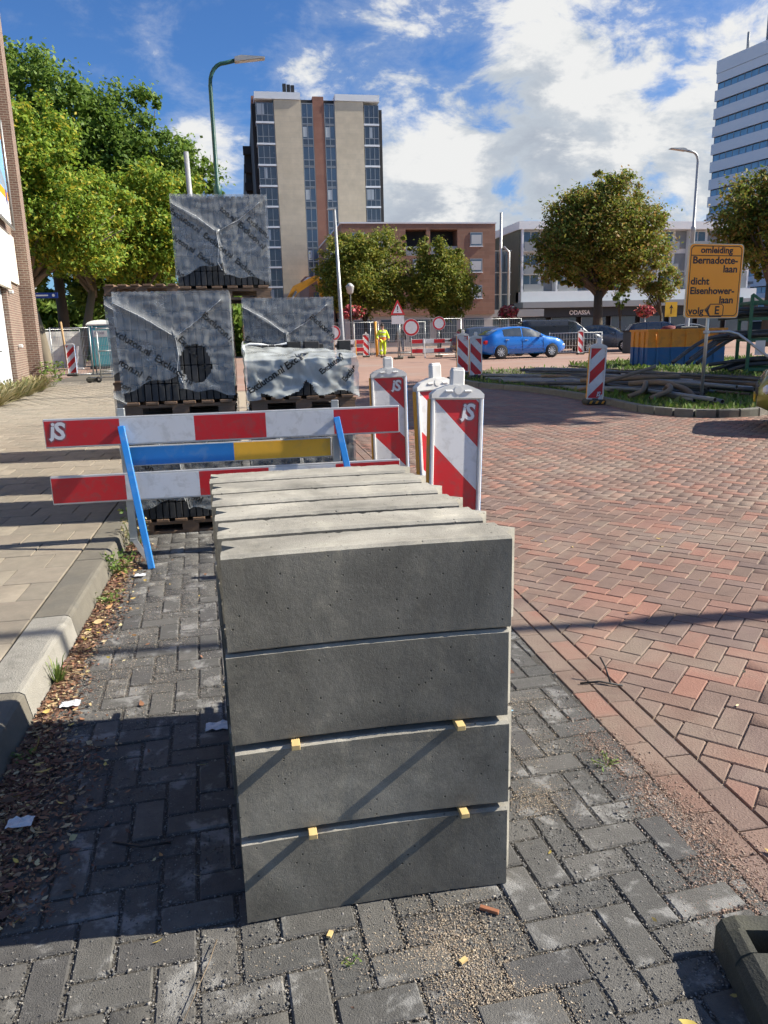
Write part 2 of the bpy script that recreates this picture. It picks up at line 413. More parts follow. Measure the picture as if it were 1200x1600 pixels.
# red road: herringbone at 45 degrees right of the soldier band
red_places = []
for x, y, a in herring(1.3, 16, .3, 21.5, .1025, R(45)):
    if x < 1.36 or not seen(x, y): continue
    red_places.append((x, y, a, math.hypot(x, y) + (0 if seen(x, y, 0) else 40)))
for x, y, a in herring(-.9, 1.5, 10.6, 21.5, .1025, R(45)):
    if seen(x, y): red_places.append((x, y, a, math.hypot(x, y) + 5))
red_places = clip_cut(red_places, .199, .0975, 1.452, 1, 'cut_brick', m_red, sandbed, 10.5)
lay('road_brick', red_places, brick_proto('road_brick', .199, .0975, .03, .0035, m_red), m_red, sandbed, 300)
# soldier band: two rows of bricks laid lengthwise along the bay edge
band = []
for r, xc in enumerate((1.29, 1.395)):
    y = .3 + r * .1
    while y < 10.6:
        band.append((xc + random.uniform(-.003, .003), y, R(90), y)); y += .205
lay('band_brick', band, brick_proto('band_brick', .2, .099, .03, .0035, m_red), m_red, sandbed, 110)

# parking bay: dark pavers, right-angled herringbone, wide gritty joints
s = MB(); s.add([(-.93, -4, -.006), (1.235, -4, -.006), (1.235, 10.7, -.006), (-.93, 10.7, -.006)], [(0, 1, 2, 3)])
bay = struct(s.obj('parking_bay', m_grit))
bp = [(x, y, a, math.hypot(x, y) + (0 if seen(x, y, 0) else 30)) for x, y, a in herring(-.93, 1.3, .5, 10.6, .0985, R(3)) if seen(x, y, .3) or y < 2]
bp = clip_cut(bp, .188, .0905, 1.232, -1, 'cut_paver', m_dark, bay, 10.5)
lay('paver', bp, brick_proto('paver', .188, .0905, .035, .005, m_dark), m_dark, bay, 300, tilt=.014, zj=.003)

# pavement on the left: 30 cm tiles in running bond, 0.12 above the bay
s = MB(); s.add([(-6.6, .3, .095), (-1.09, .3, .095), (-1.09, 46, .095), (-6.6, 46, .095)], [(0, 1, 2, 3)])
pave = struct(s.obj('pavement', mat('pavement_bed', (.14, .12, .09), .95, .4, 20)))
parent_z['pavement'] = .12
tp = []
row = 0; y = .9
while y < 27:
    x = -1.265 - (.15 if row % 2 else 0)
    if row % 2: pass
    while x > -6.4:
        if seen(x, y, .35): tp.append((x, y, 0, y - x * .2 + (0 if seen(x, y, 0) else 30)))
        x -= .302
    y += .302; row += 1
lay('pavement_tile', tp, brick_proto('pavement_tile', .296, .296, .03, .003, m_tile), m_tile, pave, 300, tilt=.004, zj=.0025)
s = MB(); s.add([(-40, 27, .10), (-1.1, 27, .10), (-1.1, 46, .10), (-40, 46, .10)], [(0, 1, 2, 3)])

# half tiles closing the running bond at the kerb
ht = [(-1.19, .9 + .302 * r, 0, r) for r in range(1, 70, 2)]
lay('half_tile', ht, brick_proto('half_tile', .146, .296, .03, .003, m_tile), m_tile, pave, 70, tilt=.003)

# kerb stones, each its own piece, rounded outer edge
m_kerb = [mat('kerb_concrete', (.21, .195, .16), .9, .25, 12, bump=.5, bscale=180, dirt=(.15, .14, .12), dscale=3, damt=.5),
          mat('kerb_pale', (.29, .275, .24), .9, .22, 14, bump=.6, bscale=150, dirt=(.2, .19, .165), dscale=7, damt=.75),
          mat('kerb_mossy', (.165, .15, .12), .9, .3, 12, bump=.5, bscale=180, dirt=(.12, .115, .10), dscale=3, damt=.6)]
kerb = struct(MB().bb(-1.10, -.93, 1.0, 14, -.1, -.02).obj('kerb', m_grit))
def kerb_stone(y0, y1, mi, parent, x_out=-.905, w_=.2, h=.122):
    prof = [(-w_, 0), (-w_, h - .004), (-w_ + .004, h), (-.052, h), (-.035, h - .004), (-.022, h - .016), (0, 0)]
    b = MB(); N = max(6, int((y1 - y0) / .08)); vs = []; n = len(prof)
    for i in range(N + 1):
        t = i / N; yy = y0 + .004 + (y1 - y0 - .008) * t
        for j, (px, pz) in enumerate(prof):
            e = .0035 * noise.noise(Vector((yy * 9, j * 1.7, mi + y0))) if 1 < j < 6 else 0
            vs.append((x_out + px + e, yy, pz + e * .8))
    fs = [(i * n + j, i * n + j + 1, (i + 1) * n + j + 1, (i + 1) * n + j) for i in range(N) for j in range(n - 1)]
    fs += [tuple(range(n)), tuple(N * n + j for j in range(n))[::-1]]
    b.add(vs, fs); return b.obj('kerb_stone', m_kerb[mi], parent)
ys = [1.0, 1.95, 2.93, 3.78, 4.78, 5.78, 6.78, 7.78, 8.78, 9.78, 10.78, 11.78, 12.78, 13.78]
for i in range(len(ys) - 1): kerb_stone(ys[i], ys[i + 1], {1: 2, 2: 1, 3: 2}.get(i, 0) if i < 4 else (0 if i % 2 else 2), kerb)

# ------------------------------------------------------------------ loose grit, sand and leaf litter
def chips(name, n, sampler, size, m, flat=.6, label=None, cat=None, parent=None):
    """n small angular stones"""
    B = np.array([(1, 0, 0), (-.4, .8, 0), (-.5, -.8, 0), (0, .1, 1), (.1, 0, -.4)])
    Fq = np.array([(0, 1, 3), (1, 2, 3), (2, 0, 3), (1, 0, 4), (2, 1, 4), (0, 2, 4)])
    P = sampler(n); n = len(P)
    s_ = size * np.exp(RNG.normal(0, .38, n)); a = RNG.uniform(0, 6.28, n)
    V = B[None] * RNG.uniform(.6, 1.3, (n, 5, 3)) * s_[:, None, None]; V[:, :, 2] *= flat
    X = V[:, :, 0] * np.cos(a)[:, None] - V[:, :, 1] * np.sin(a)[:, None]; Yy = V[:, :, 0] * np.sin(a)[:, None] + V[:, :, 1] * np.cos(a)[:, None]
    V[:, :, 0] = X + P[:, 0:1]; V[:, :, 1] = Yy + P[:, 1:2]; V[:, :, 2] += P[:, 2:3] + s_[:, None] * .12
    F = Fq[None] + (np.arange(n) * 5)[:, None, None]
    return stuff(big_mesh(name, V.reshape(-1, 3), F.reshape(-1, 3), m, parent), label, cat)
def patch_noise(P, sc, seed):
    return np.array([noise.noise(Vector((x * sc + seed, y * sc, seed))) for x, y in P])
def samp_bay(n):
    out = []
    X = RNG.uniform(-.9, 1.24, n * 3); Yv = .85 + RNG.power(.8, n * 3) * 5.4
    P = np.c_[X, Yv]; f = patch_noise(P, 2.2, 3.1)
    wgt = .22 + np.clip(f * 1.5 + .25, 0, 1) + .3 * (X > .6) + .6 * ((X < -.2) & (Yv > 2.7))
    k = RNG.random(n * 3) < wgt * .6
    P = P[k][:n]
    return np.c_[P, np.zeros(len(P))]
m_chip = mat('grit_stone', rnd=[(.12, .118, .115), (.17, .165, .16), (.09, .09, .09), (.22, .21, .2), (.14, .135, .125), (.30, .28, .25), (.19, .17, .15)], rough=.8, var=.1)
m_sandchip = mat('sand_grain', rnd=[(.46, .38, .27), (.38, .31, .23), (.52, .44, .33), (.25, .2, .15), (.38, .29, .21), (.30, .25, .2)], rough=.9, var=.1)
m_redchip = mat('brick_grit', rnd=[(.30, .19, .14), (.24, .17, .14), (.36, .25, .19), (.19, .14, .12), (.40, .31, .24)], rough=.9, var=.1)
def samp_joint(n):
    A = np.array([p[:3] for p in bp if p[1] < 5.5]); wq = 1 / (.6 + A[:, 1]); i = RNG.choice(len(A), n, p=wq / wq.sum()); A = A[i]
    e = RNG.integers(0, 4, n); t = RNG.uniform(-.5, .5, n); u = np.where(e < 2, t * .2, np.where(e == 2, .0975, -.0975)); v = np.where(e == 0, .049, np.where(e == 1, -.049, t * .1))
    u = u + RNG.normal(0, .0045, n); v = v + RNG.normal(0, .0045, n); ca, sa = np.cos(A[:, 2]), np.sin(A[:, 2])
    return np.c_[A[:, 0] + u * ca - v * sa, A[:, 1] + u * sa + v * ca, np.full(n, -.003)]
chips('joint_stones', 30000, samp_joint, .0030, m_chip, label='small grey stones filling the joints between the pavers', cat='grit')
chips('grit', 85000, samp_bay, .0027, m_chip, label='loose dark grit strewn over the parking bay pavers', cat='grit')
def samp_blobs(bl):
    def f(n):
        out = []
        for (x, y, sx, sy, wgt) in bl:
            k = int(n * wgt); out.append(np.c_[RNG.normal(x, sx, k), RNG.normal(y, sy, k), np.zeros(k)])
        return np.concatenate(out)
    return f
chips('sand', 22000, samp_blobs([(.42, 1.43, .07, .11, .3), (.52, 1.28, .06, .08, .16), (.9, 2.3, .1, .09, .08), (.95, 2.62, .12, .05, .06), (.83, 2.0, .06, .05, .07), (-.62, 3.3, .17, .3, .22), (-.5, 4.2, .16, .4, .12), (.33, 1.52, .2, .05, .08)]), .0019, m_sandchip,
      label='pale sand spilled on the pavers around the stack', cat='sand')
chips('brick_grit', 11000, samp_blobs([(1.2, 1.85, .05, .17, .5), (1.25, 1.6, .06, .15, .25), (1.17, 2.25, .04, .12, .15), (1.13, 1.5, .05, .06, .1)]), .0026, m_redchip,
      label='reddish brown grit heaped along the brick band', cat='grit')
def leaves(name, n, sampler, size, m, label, cat='leaves', lift=.004, curl=.5):
    P = sampler(n); n = len(P)
    B = np.array([(-1, 0, .15), (-.2, .42, 0), (.35, .35, 0), (1, 0, .2), (.35, -.35, 0), (-.2, -.42, 0)])
    Fq = np.array([(0, 1, 5, 5), (1, 2, 4, 5), (2, 3, 4, 4)])
    Ft = np.array([(0, 1, 5), (1, 2, 4), (1, 4, 5), (2, 3, 4)])
    s_ = size * np.exp(RNG.normal(0, .35, n)); V = B[None] * s_[:, None, None] * np.array([1, .9, 1])
    V = np.repeat(V, 1, 0) * RNG.uniform(.7, 1.2, (n, 1, 3))
    ax = RNG.normal(0, curl, n); az = RNG.uniform(0, 6.28, n)
    y1 = V[:, :, 1] * np.cos(ax)[:, None] - V[:, :, 2] * np.sin(ax)[:, None]; z1 = V[:, :, 1] * np.sin(ax)[:, None] + V[:, :, 2] * np.cos(ax)[:, None]
    x2 = V[:, :, 0] * np.cos(az)[:, None] - y1 * np.sin(az)[:, None]; y2 = V[:, :, 0] * np.sin(az)[:, None] + y1 * np.cos(az)[:, None]
    z1 -= z1.min(1, keepdims=True)
    W = np.stack([x2 + P[:, 0:1], y2 + P[:, 1:2], z1 + P[:, 2:3] + lift * RNG.random((n, 1))], 2)
    F = Ft[None] + (np.arange(n) * 6)[:, None, None]
    return stuff(big_mesh(name, W.reshape(-1, 3), F.reshape(-1, 3), m), label, cat)
BROWN = [(.16, .075, .045), (.20, .10, .06), (.12, .06, .04), (.26, .14, .08), (.15, .085, .055), (.42, .30, .15), (.21, .09, .06), (.10, .055, .04), (.33, .22, .13), (.18, .10, .07), (.13, .07, .05), (.5, .40, .24)]
m_litter = mat('leaf_litter_brown', rnd=BROWN, rough=.8, var=.2, scale=60)
m_yleaf = mat('fallen_leaf_yellow', rnd=[(.58, .44, .10), (.48, .34, .10), (.40, .22, .09), (.55, .48, .26), (.3, .14, .07)], rough=.7, var=.2, scale=60)
def samp_litter(n):
    t = RNG.random(n); Yv = 1.78 + 3.75 * t
    wid = np.where(Yv < 2.7, .25, .115 + .02 * np.sin(Yv * 5)); X = -.895 + np.abs(RNG.normal(0, 1, n)) * wid * .55
    k = (X < .0) & (RNG.random(n) < np.where(Yv < 2.75, 1, .62)) & ~((X > -.15) & (Yv > 1.6))
    return np.c_[X, Yv, np.zeros(n)][k]
leaves('leaf_litter', 19000, samp_litter, .0092, m_litter, 'brown leaf litter gathered in the gutter along the kerb', lift=.012)
def samp_sc(n):
    a = np.c_[RNG.uniform(-.85, 1.2, n), RNG.uniform(1.0, 5.2, n), np.full(n, .002)]
    b = np.c_[-.88 + np.abs(RNG.normal(0, .14, n * 2)), RNG.uniform(1.5, 5.3, n * 2), np.full(n * 2, .012)]
    c2 = np.c_[RNG.uniform(1.3, 3.2, n // 3), RNG.uniform(1.6, 5, n // 3), np.full(n // 3, .002)]
    P = np.concatenate([a, b, c2]); k = ~((P[:, 0] > -.14) & (P[:, 0] < .66) & (P[:, 1] > 1.64) & (P[:, 1] < 2.86)); return P[k]
leaves('fallen_leaves', 75, samp_sc, .0135, m_yleaf, 'scattered yellow and tan fallen leaves on the paving')

# island and verge: grassy beds with kerbs on the far side of the road
m_soil = mat('verge_soil', (.10, .085, .055), .95, .3, 3)
m_grass = mat('verge_grass', rnd=[(.12, .21, .035), (.16, .26, .04), (.09, .17, .03), (.19, .26, .06), (.24, .26, .09)], rough=.75, var=.2, scale=2, trans=.25)
ISL = [(6.2, 22.5), (6.25, 19.5), (6.85, 17.4), (7.05, 15.3), (7.0, 13.5), (6.9, 12.3), (7.08, 11.55), (7.5, 11.15), (8.15, 11.15), (8.9, 11.5), (10.5, 14.2), (11.3, 17.5), (12.0, 22.5), (11.2, 26.5), (8.6, 26.5)]
s = MB(); s.prism(ISL, -.02, .09, plane='xy'); struct(s.obj('island_bed', m_soil))
VERGE = [(12.6, 28.5), (12.7, 24), (13.3, 20.5), (14.0, 18.2), (16, 17), (24, 16.5), (30, 22), (28, 29), (20, 30.5), (14, 30)]
s = MB(); s.prism(VERGE, -.02, .06, plane='xy'); struct(s.obj('verge_bed', m_soil))
def in_poly(P, poly):
    x, y = P[:, 0], P[:, 1]; ins = np.zeros(len(P), bool); j = len(poly) - 1
    for i in range(len(poly)):
        xi, yi = poly[i]; xj, yj = poly[j]
        c_ = ((yi > y) != (yj > y)) & (x < (xj - xi) * (y - yi) / (yj - yi + 1e-12) + xi); ins ^= c_; j = i
    return ins
def grass(name, poly, n, h, z0, label, dens=None):
    A = np.array(poly); lo, hi = A.min(0), A.max(0)
    P = RNG.uniform(lo, hi, (n, 2)); k = in_poly(P, poly)
    if dens is not None: k &= RNG.random(n) < dens(P)
    P = P[k]; n = len(P)
    a = RNG.uniform(0, 6.28, n); hh = h * np.exp(RNG.normal(0, .4, n)); wd_ = hh * RNG.uniform(.12, .4, n); lean = RNG.normal(0, .5, (n, 2)) * hh[:, None]
    V = np.zeros((n, 4, 3)); dx, dy = np.cos(a) * wd_, np.sin(a) * wd_
    V[:, 0] = np.c_[P[:, 0] - dx * .6, P[:, 1] - dy * .6, np.full(n, z0)]; V[:, 1] = np.c_[P[:, 0] + dx * .6, P[:, 1] + dy * .6, np.full(n, z0)]
    V[:, 2] = np.c_[P[:, 0] + dx + lean[:, 0] * .6, P[:, 1] + dy + lean[:, 1] * .6, z0 + hh * .7]; V[:, 3] = np.c_[P[:, 0] + lean[:, 0], P[:, 1] + lean[:, 1], z0 + hh]
    F = np.array([(0, 1, 2, 3)])[None] + (np.arange(n) * 4)[:, None, None]
    return stuff(big_mesh(name, V.reshape(-1, 3), F.reshape(-1, 4), m_grass), label, 'grass')
def isl_d(P): return np.where(P[:, 1] < 15.5, 1.0, np.where(P[:, 0] < 7.6, .55, .12))
grass('island_grass', ISL, 40000, .055, .085, 'green weeds and grass growing on the traffic island', isl_d)
grass('verge_grass', VERGE, 30000, .07, .055, 'grass on the verge around the container and pipe rack')
# island kerb stones
m_ikerb = mat('island_kerb_concrete', (.17, .17, .145), .9, .3, 8, bump=.4, bscale=120)
ik = struct(MB().add([(6.4, 12, -.05), (6.5, 12, -.05), (6.5, 12.1, -.05)], [(0, 1, 2)]).obj('island_kerb', m_ikerb))
pts = [Vector((p[0], p[1], 0)) for p in ISL[:10]]
dense = []
for i in range(len(pts) - 1):
    k = 4
    for j in range(k):
        p0, p1, p2, p3 = pts[max(i - 1, 0)], pts[i], pts[i + 1], pts[min(i + 2, len(pts) - 1)]; t = j / k
        dense.append(.5 * ((2 * p1) + (p2 - p0) * t + (2 * p0 - 5 * p1 + 4 * p2 - p3) * t * t + (-p0 + 3 * p1 - 3 * p2 + p3) * t ** 3))
dense.append(pts[-1])
for i in range(0, len(dense) - 1, 2):
    seg = dense[i:i + 3]; b = MB(); vs = []
    for q, p in enumerate(seg):
        a0 = seg[max(q - 1, 0)]; a1 = seg[min(q + 1, len(seg) - 1)]; t = (a1 - a0).normalized(); nrm_ = Vector((t.y, -t.x, 0)) * -1
        pp = p + (t * .008 if q == 0 else (-t * .008 if q == len(seg) - 1 else Vector()))
        for (o_, zz) in ((.0, -.02), (.0, .1), (.02, .125), (.14, .128), (.15, .11), (.15, -.02)): vs.append(pp + nrm_ * -o_ + Vector((0, 0, zz)))
    n = 6; fs = [(r * n + j, r * n + (j + 1) % n, (r + 1) * n + (j + 1) % n, (r + 1) * n + j) for r in range(len(seg) - 1) for j in range(n)]
    fs += [tuple(range(n)), tuple((len(seg) - 1) * n + j for j in range(n))]
    b.add(vs, fs); b.obj('kerb_stone', m_kerb[1] if i > len(dense) - 6 else m_ikerb, ik)

# ================================================================== NEAR OBJECTS
# ---- stacked concrete kerb blocks
def concrete_mat(name, col):
    """grey cement: cloudy mottling, fine sand speckle, scattered air pits"""
    m = bpy.data.materials.new(name); m.use_nodes = True; nt = NT(m.node_tree); MATS[name] = m; b = m.node_tree.nodes['Principled BSDF']; pv = pos_vec(nt)
    cl = nt.math('MULTIPLY_ADD', nt.noise(pv, 3.0, 6, .64, .6), 2.1, -.05); sp = nt.math('MULTIPLY_ADD', nt.noise(pv, 420, 2, .7), .7, .65)
    vo = nt.n('ShaderNodeTexVoronoi', ins={'Vector': pv, 'Scale': 62.0}); pit = nt.smooth(vo.outputs['Distance'], .10, .2)
    keep = nt.math('GREATER_THAN', nt.n('ShaderNodeSeparateColor', ins={0: vo.outputs['Color']}).outputs[0], .22); pit = nt.math('MAXIMUM', pit, keep)
    f = nt.math('MULTIPLY', nt.math('MULTIPLY', cl, sp), nt.math('MULTIPLY_ADD', pit, .6, .4)); f = nt.math('MULTIPLY', f, nt.math('MULTIPLY_ADD', nt.n('ShaderNodeObjectInfo').outputs['Random'], .3, .85)); g = nt.n('ShaderNodeCombineXYZ', ins={0: f, 1: f, 2: f}).outputs[0]
    base = nt.mix(nt.smooth(nt.noise(pv, 9, 5, .6), .5, .75), (*col, 1), (col[0] * 1.35, col[1] * 1.34, col[2] * 1.3, 1))
    m.node_tree.links.new(nt.mix(1.0, base, g, 'MULTIPLY'), b.inputs['Base Color']); b.inputs['Roughness'].default_value = .92; b.inputs['Specular IOR Level'].default_value = .3
    h = nt.math('ADD', nt.math('MULTIPLY', nt.noise(pv, 330, 4, .7), .5), nt.math('ADD', pit, nt.math('MULTIPLY', nt.noise(pv, 60, 4, .6), .6)))
    bn = nt.n('ShaderNodeBump', ins={'Strength': .7, 'Distance': .003, 'Height': h}); m.node_tree.links.new(bn.outputs[0], b.inputs['Normal']); return m
m_conc = concrete_mat('fresh_concrete', (.30, .282, .24)); m_conc_shade = concrete_mat('shade_tinted_concrete', (.19, .175, .142))  # second one is a darker copy with the flanks' shade painted in
def concrete_block(seed, L=.685, T=.145, H=.235):
    """kerb block, slightly bowed, V groove in one end and V tongue on the other, ragged arrises"""
    ys = [-T / 2, -T / 2 + .008, -.028, 0, .028, T / 2 - .008, T / 2]; n = len(ys); N = 60
    groove = lambda y: max(0, .032 * (1 - abs(y) / .028))
    ringp = [(y, H - (.007 if j in (0, n - 1) else 0), j in (0, 1, n - 2, n - 1)) for j, y in enumerate(ys)]
    ringp += [(T / 2, H - .03, False), (T / 2, .025, False)] + [(y, .005 if j in (0, n - 1) else 0, j in (0, n - 1)) for j, y in reversed(list(enumerate(ys)))] + [(-T / 2, .025, False), (-T / 2, H - .03, False)]
    nz = lambda a, b_: noise.noise(Vector((a * 55, b_ * 3.1, seed * 7.3))); k = len(ringp); vs = []
    for i in range(N + 1):
        t = i / N; bow = .011 * (1 - (2 * t - 1) ** 2)
        for j, (y, zz, edge) in enumerate(ringp):
            x = -L / 2 + groove(y) + t * L
            chip = (.0016 * max(0, nz(t, j)) + .007 * max(0, nz(t * .7 + 5, j) - .40)) if edge else 0
            vs.append((x, y + bow + (chip if y < 0 else -chip), zz + (-chip if zz > H / 2 else chip)))
    fs = [(i * k + j, (i + 1) * k + j, (i + 1) * k + (j + 1) % k, i * k + (j + 1) % k) for i in range(N) for j in range(k)]
    for e in (0, N):
        o = e * k; lo = lambda j: o + (k - 3 - j)
        fs += [(o + j, o + j + 1, lo(j + 1), lo(j)) for j in range(1, n - 2)]
        fs += [(o, o + 1, lo(1), lo(0), o + k - 2, o + k - 1), (o + n - 2, o + n - 1, o + n, o + n + 1, lo(n - 1), lo(n - 2))]
    b = MB().add(vs, fs)
    for f in range(N * k):      # long flanks take the darker copy, their shade put into the colour
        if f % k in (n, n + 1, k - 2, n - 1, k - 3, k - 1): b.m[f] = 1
    return b.mesh('concrete_kerb_block', [m_conc, m_conc_shade], 28)
LEV = [0.0, .249, .498, .737]; CN = ['bottom', 'second', 'third', 'top']
RN = ['front row', 'second row from the front', 'third row from the front', 'fourth row from the front', 'fifth row from the front', 'rearmost row']
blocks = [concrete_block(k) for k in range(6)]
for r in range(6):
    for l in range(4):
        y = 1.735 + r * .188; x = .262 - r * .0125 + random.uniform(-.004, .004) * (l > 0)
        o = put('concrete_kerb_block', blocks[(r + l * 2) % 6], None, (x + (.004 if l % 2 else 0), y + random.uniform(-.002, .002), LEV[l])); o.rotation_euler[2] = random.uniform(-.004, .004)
        where = {3: 'top concrete kerb block in the %s of the stack', 2: 'concrete block just below the top one in the %s', 1: 'concrete block second from the ground in the %s', 0: 'concrete block on the ground in the %s of the stack'}[l]
        tag(o, where % RN[r], 'kerb block', 'concrete kerb blocks in the stack')
m_batten = mat('batten_wood', (.62, .44, .19), .75, .3, 60, stretch=(1, .1, 1))
for x, zz, lab in ((.065, .484, 'upper left'), (.475, .484, 'upper right'), (.095, .235, 'lower left'), (.485, .235, 'lower right')):
    b = MB().box((0, .62, .007), (.021, 1.2, .0135), bev=.001).obj('wooden_spacer', m_batten, None, (x, 1.622, zz))
    tag(b, '%s wooden batten end sticking out between the concrete blocks' % lab, 'batten', 'battens between the blocks')

# ---- rubber beacon foot in the corner
m_rub = mat('recycled_rubber', (.045, .045, .036), .8, .3, 10, bump=.35, bscale=150, dirt=(.12, .115, .07), dscale=4, damt=.4)
foot = thing('beacon_weight', 'dark recycled plastic beacon foot cut off by the photo edge', 'beacon weight', (1.015, 1.355, 0), R(-13))
b = MB()
prof = [(0, 0), (0, .075), (.012, .095), (.035, .105), (.10, .105), (.10, .0)]
b.prism([(0, 0), (0, .06), (.012, .085), (.035, .098), (.72, .1), (.74, .09), (.75, .07), (.75, 0)], -.40, -.115, plane='xz')
b.prism([(0, 0), (0, .07), (.01, .09), (.03, .1), (.045, .1), (.06, .03), (.75, .03), (.75, 0)], -.115, -.045, plane='xz')
b.prism([(0, 0), (0, .065), (.012, .085), (.04, .095), (.72, .095), (.75, .07), (.75, 0)], -.045, 0, plane='xz')
b.obj('foot_body', m_rub, foot)
b = MB().box((.40, -.235, .118), (.42, .15, .03), bev=.012); b.obj('raised_plate', m_rub, foot)
b = MB().box((.40, -.235, .139), (.12, .06, .008)); b.obj('socket', mat('socket_black', (.015, .015, .015), .8), foot)

# ---- reflective sheeting
m_refr = mat('reflective_red', (.60, .012, .02), .38, .12, 3, bump=.05, bscale=400, spec=.6, dirt=(.30, .07, .065), dscale=14, damt=.5)
m_refw = mat('reflective_white', (.72, .71, .71), .4, .09, 3, bump=.05, bscale=400, spec=.6, dirt=(.45, .43, .40), dscale=14, damt=.4)
m_wpl = mat('white_plastic', (.72, .71, .68), .5, .1, 6, dirt=(.50, .47, .42), dscale=9, damt=.4)
m_yel = mat('orange_yellow_paint', (.72, .33, .03), .5, .15, 5, dirt=(.45, .3, .16), dscale=8, damt=.4)
m_blu = mat('bright_blue_paint', (.022, .22, .62), .45, .12, 5, dirt=(.25, .36, .5), dscale=9, damt=.3)
m_galv = mat('galvanised_steel', (.46, .47, .46), .45, .2, 7, metal=.7, dirt=(.3, .29, .27), dscale=5, damt=.3)
m_wht = mat('white_rail_paint', (.7, .7, .68), .5, .08, 6)
m_logo = mat('emblem_white', (.74, .72, .72), .5, .05)
m_logoline = mat('emblem_outline', (.30, .10, .11), .5, .05)
def emblem(parent, x, y, z_, s):
    """the intertwined letters printed on the boards, white with a dark outline"""
    for nm, m, bold, dy in (('emblem_outline', m_logoline, .17, 0), ('emblem', m_logo, .06, -.0009)):
        root = None
        for ch, dx, dz, sz in (('S', .08, 0, 1.12), ('j', -.22, .14, .95)):
            me = text_mesh(ch, s * sz, 'CENTER', bold * s * .55, 0); me.materials.clear(); me.materials.append(m)
            me.transform(Matrix.Translation((x + dx * s, y + dy - (.0004 if ch == 'j' else 0), z_ + dz * s - .36 * s)) @ Euler((R(90), 0, 0)).to_matrix().to_4x4() @ Matrix.Rotation(R(-8), 4, 'Z'))
            put(nm if ch == 'S' else nm + '_letter', me, parent)

def stripes(W, z0, z1, y, slope, period, parent, flip=False, n0=0, off=0.0):
    """diagonal red and white sheeting on a beacon face: each band its own piece"""
    bands = []; k = -6
    sg = -1 if not flip else 1
    for k in range(-8, 12):
        a0 = k * period + off; a1 = a0 + period
        # band: a0 <= z - sg*slope*x < a1
        poly = [(-W / 2, a0 + sg * slope * -W / 2), (W / 2, a0 + sg * slope * W / 2), (W / 2, a1 + sg * slope * W / 2), (-W / 2, a1 + sg * slope * -W / 2)]
        def clip(P, f):
            out = []
            for i in range(len(P)):
                p, q = P[i], P[(i + 1) % len(P)]; dp, dq = f(p), f(q)
                if dp >= 0: out.append(p)
                if dp * dq < 0: t = dp / (dp - dq); out.append((p[0] + (q[0] - p[0]) * t, p[1] + (q[1] - p[1]) * t))
            return out
        P = clip(poly, lambda p: p[1] - z0)
        if len(P) > 2: P = clip(P, lambda p: z1 - p[1])
        if len(P) > 2: bands.append((P, k))
    for P, k in bands:
        b = MB().prism(P, y, y + .002); b.obj('red_stripe' if k % 2 == n0 else 'white_stripe', m_refr if k % 2 == n0 else m_refw, parent)

def beacon(label, loc, rz=0, tilt=(0, 0), group='striped beacons', W=.335, H=.98, flip=False, handle=True, logo='top', base=True, z0=.1, off=0.0, per=.27):
    t = thing('traffic_beacon', label, 'beacon', loc, 0, group); t.rotation_euler = (tilt[0], tilt[1], rz)
    b = MB()      # moulded white frame with a handle on top
    b.box((-W / 2 + .012, 0, z0 + H / 2), (.024, .055, H), bev=.006); b.box((W / 2 - .012, 0, z0 + H / 2), (.024, .055, H), bev=.006)
    b.box((0, 0, z0 + .012), (W - .05, .05, .024)); b.box((0, .004, z0 + H / 2), (W - .05, .02, H - .03))
    b.prism([(-W / 2, z0 + H - .02), (W / 2, z0 + H - .02), (W / 2, z0 + H + .005), (W / 2 - .03, z0 + H + .03), (.055, z0 + H + .06), (-.055, z0 + H + .06), (-W / 2 + .03, z0 + H + .03), (-W / 2, z0 + H + .005)], -.03, .03)
    fr = b.obj('panel_frame', m_wpl, t)
    if handle:
        h = MB().box((0, 0, z0 + H + .10), (.085, .05, .11), bev=.01); h.box((0, 0, z0 + H + .155), (.07, .042, .012), bev=.004)
        h.tube([(0, -.034, z0 + H + .028), (0, .034, z0 + H + .028)], .026, 14); h.box((-.06, -.031, z0 + H + .022), (.05, .014, .014), bev=.004); h.box((.06, -.031, z0 + H + .022), (.05, .014, .014), bev=.004)
        h.obj('handle', m_wpl, t)
    MB().box((-W / 2 - .006, .004, z0 + H / 2), (.012, .035, H - .05), bev=.003).obj('orange_edge', m_yel, t)
    MB().box((W / 2 + .004, .006, z0 + H / 2), (.008, .03, H - .05), bev=.003).obj('blue_edge', m_blu, t)
    stripes(W - .052, z0 + .026, z0 + H - .03, -.0085, 1.02, per, t, flip, off=off)
    if logo == 'top': emblem(t, W * .21 * (-1 if flip else 1), -.0105, z0 + H - .105, .12)
    elif logo == 'bottom': emblem(t, W * .2, -.0105, z0 + .1, .11)
    if base:
        f = MB().box((0, .0, .05), (.42, .30, .1), bev=.03); f.box((0, .0, .105), (.12, .09, .03), bev=.01); f.obj('beacon_base', m_rub, t)
        if base == 'stripe':
            for dx in (-.12, 0.0, .12): MB().prism([(dx - .045, .025), (dx + .0, .025), (dx + .035, .082), (dx - .01, .082)], -.155, -.15).obj('yellow_mark', m_yel, t)
    return t
beacon('nearest red and white beacon panel, just right of the concrete stack', (1.215, 4.42, 0), R(4), (R(-2), R(2.5)), off=.366)
beacon('beacon panel half hidden behind the nearest one, turned askew', (1.355, 5.2, 0), R(18), (R(-2), R(-1.2)), off=.366)
beacon('beacon panel standing behind the right end of the plank barrier', (1.32, 6.95, 0), R(2), (0, R(-.6)), off=.366)
beacon('striped beacon with yellow marked foot beside the pipe pile', (6.70, 13.88, 0), R(-4), (0, R(2.2)), flip=True, base='stripe', off=.06, per=.235, logo='bottom', H=1.0)
beacon('front one of the paired beacons at the left tip of the island', (6.55, 21.2, .12), R(2), H=1.05, off=.1, W=.37, logo=None, per=.25)
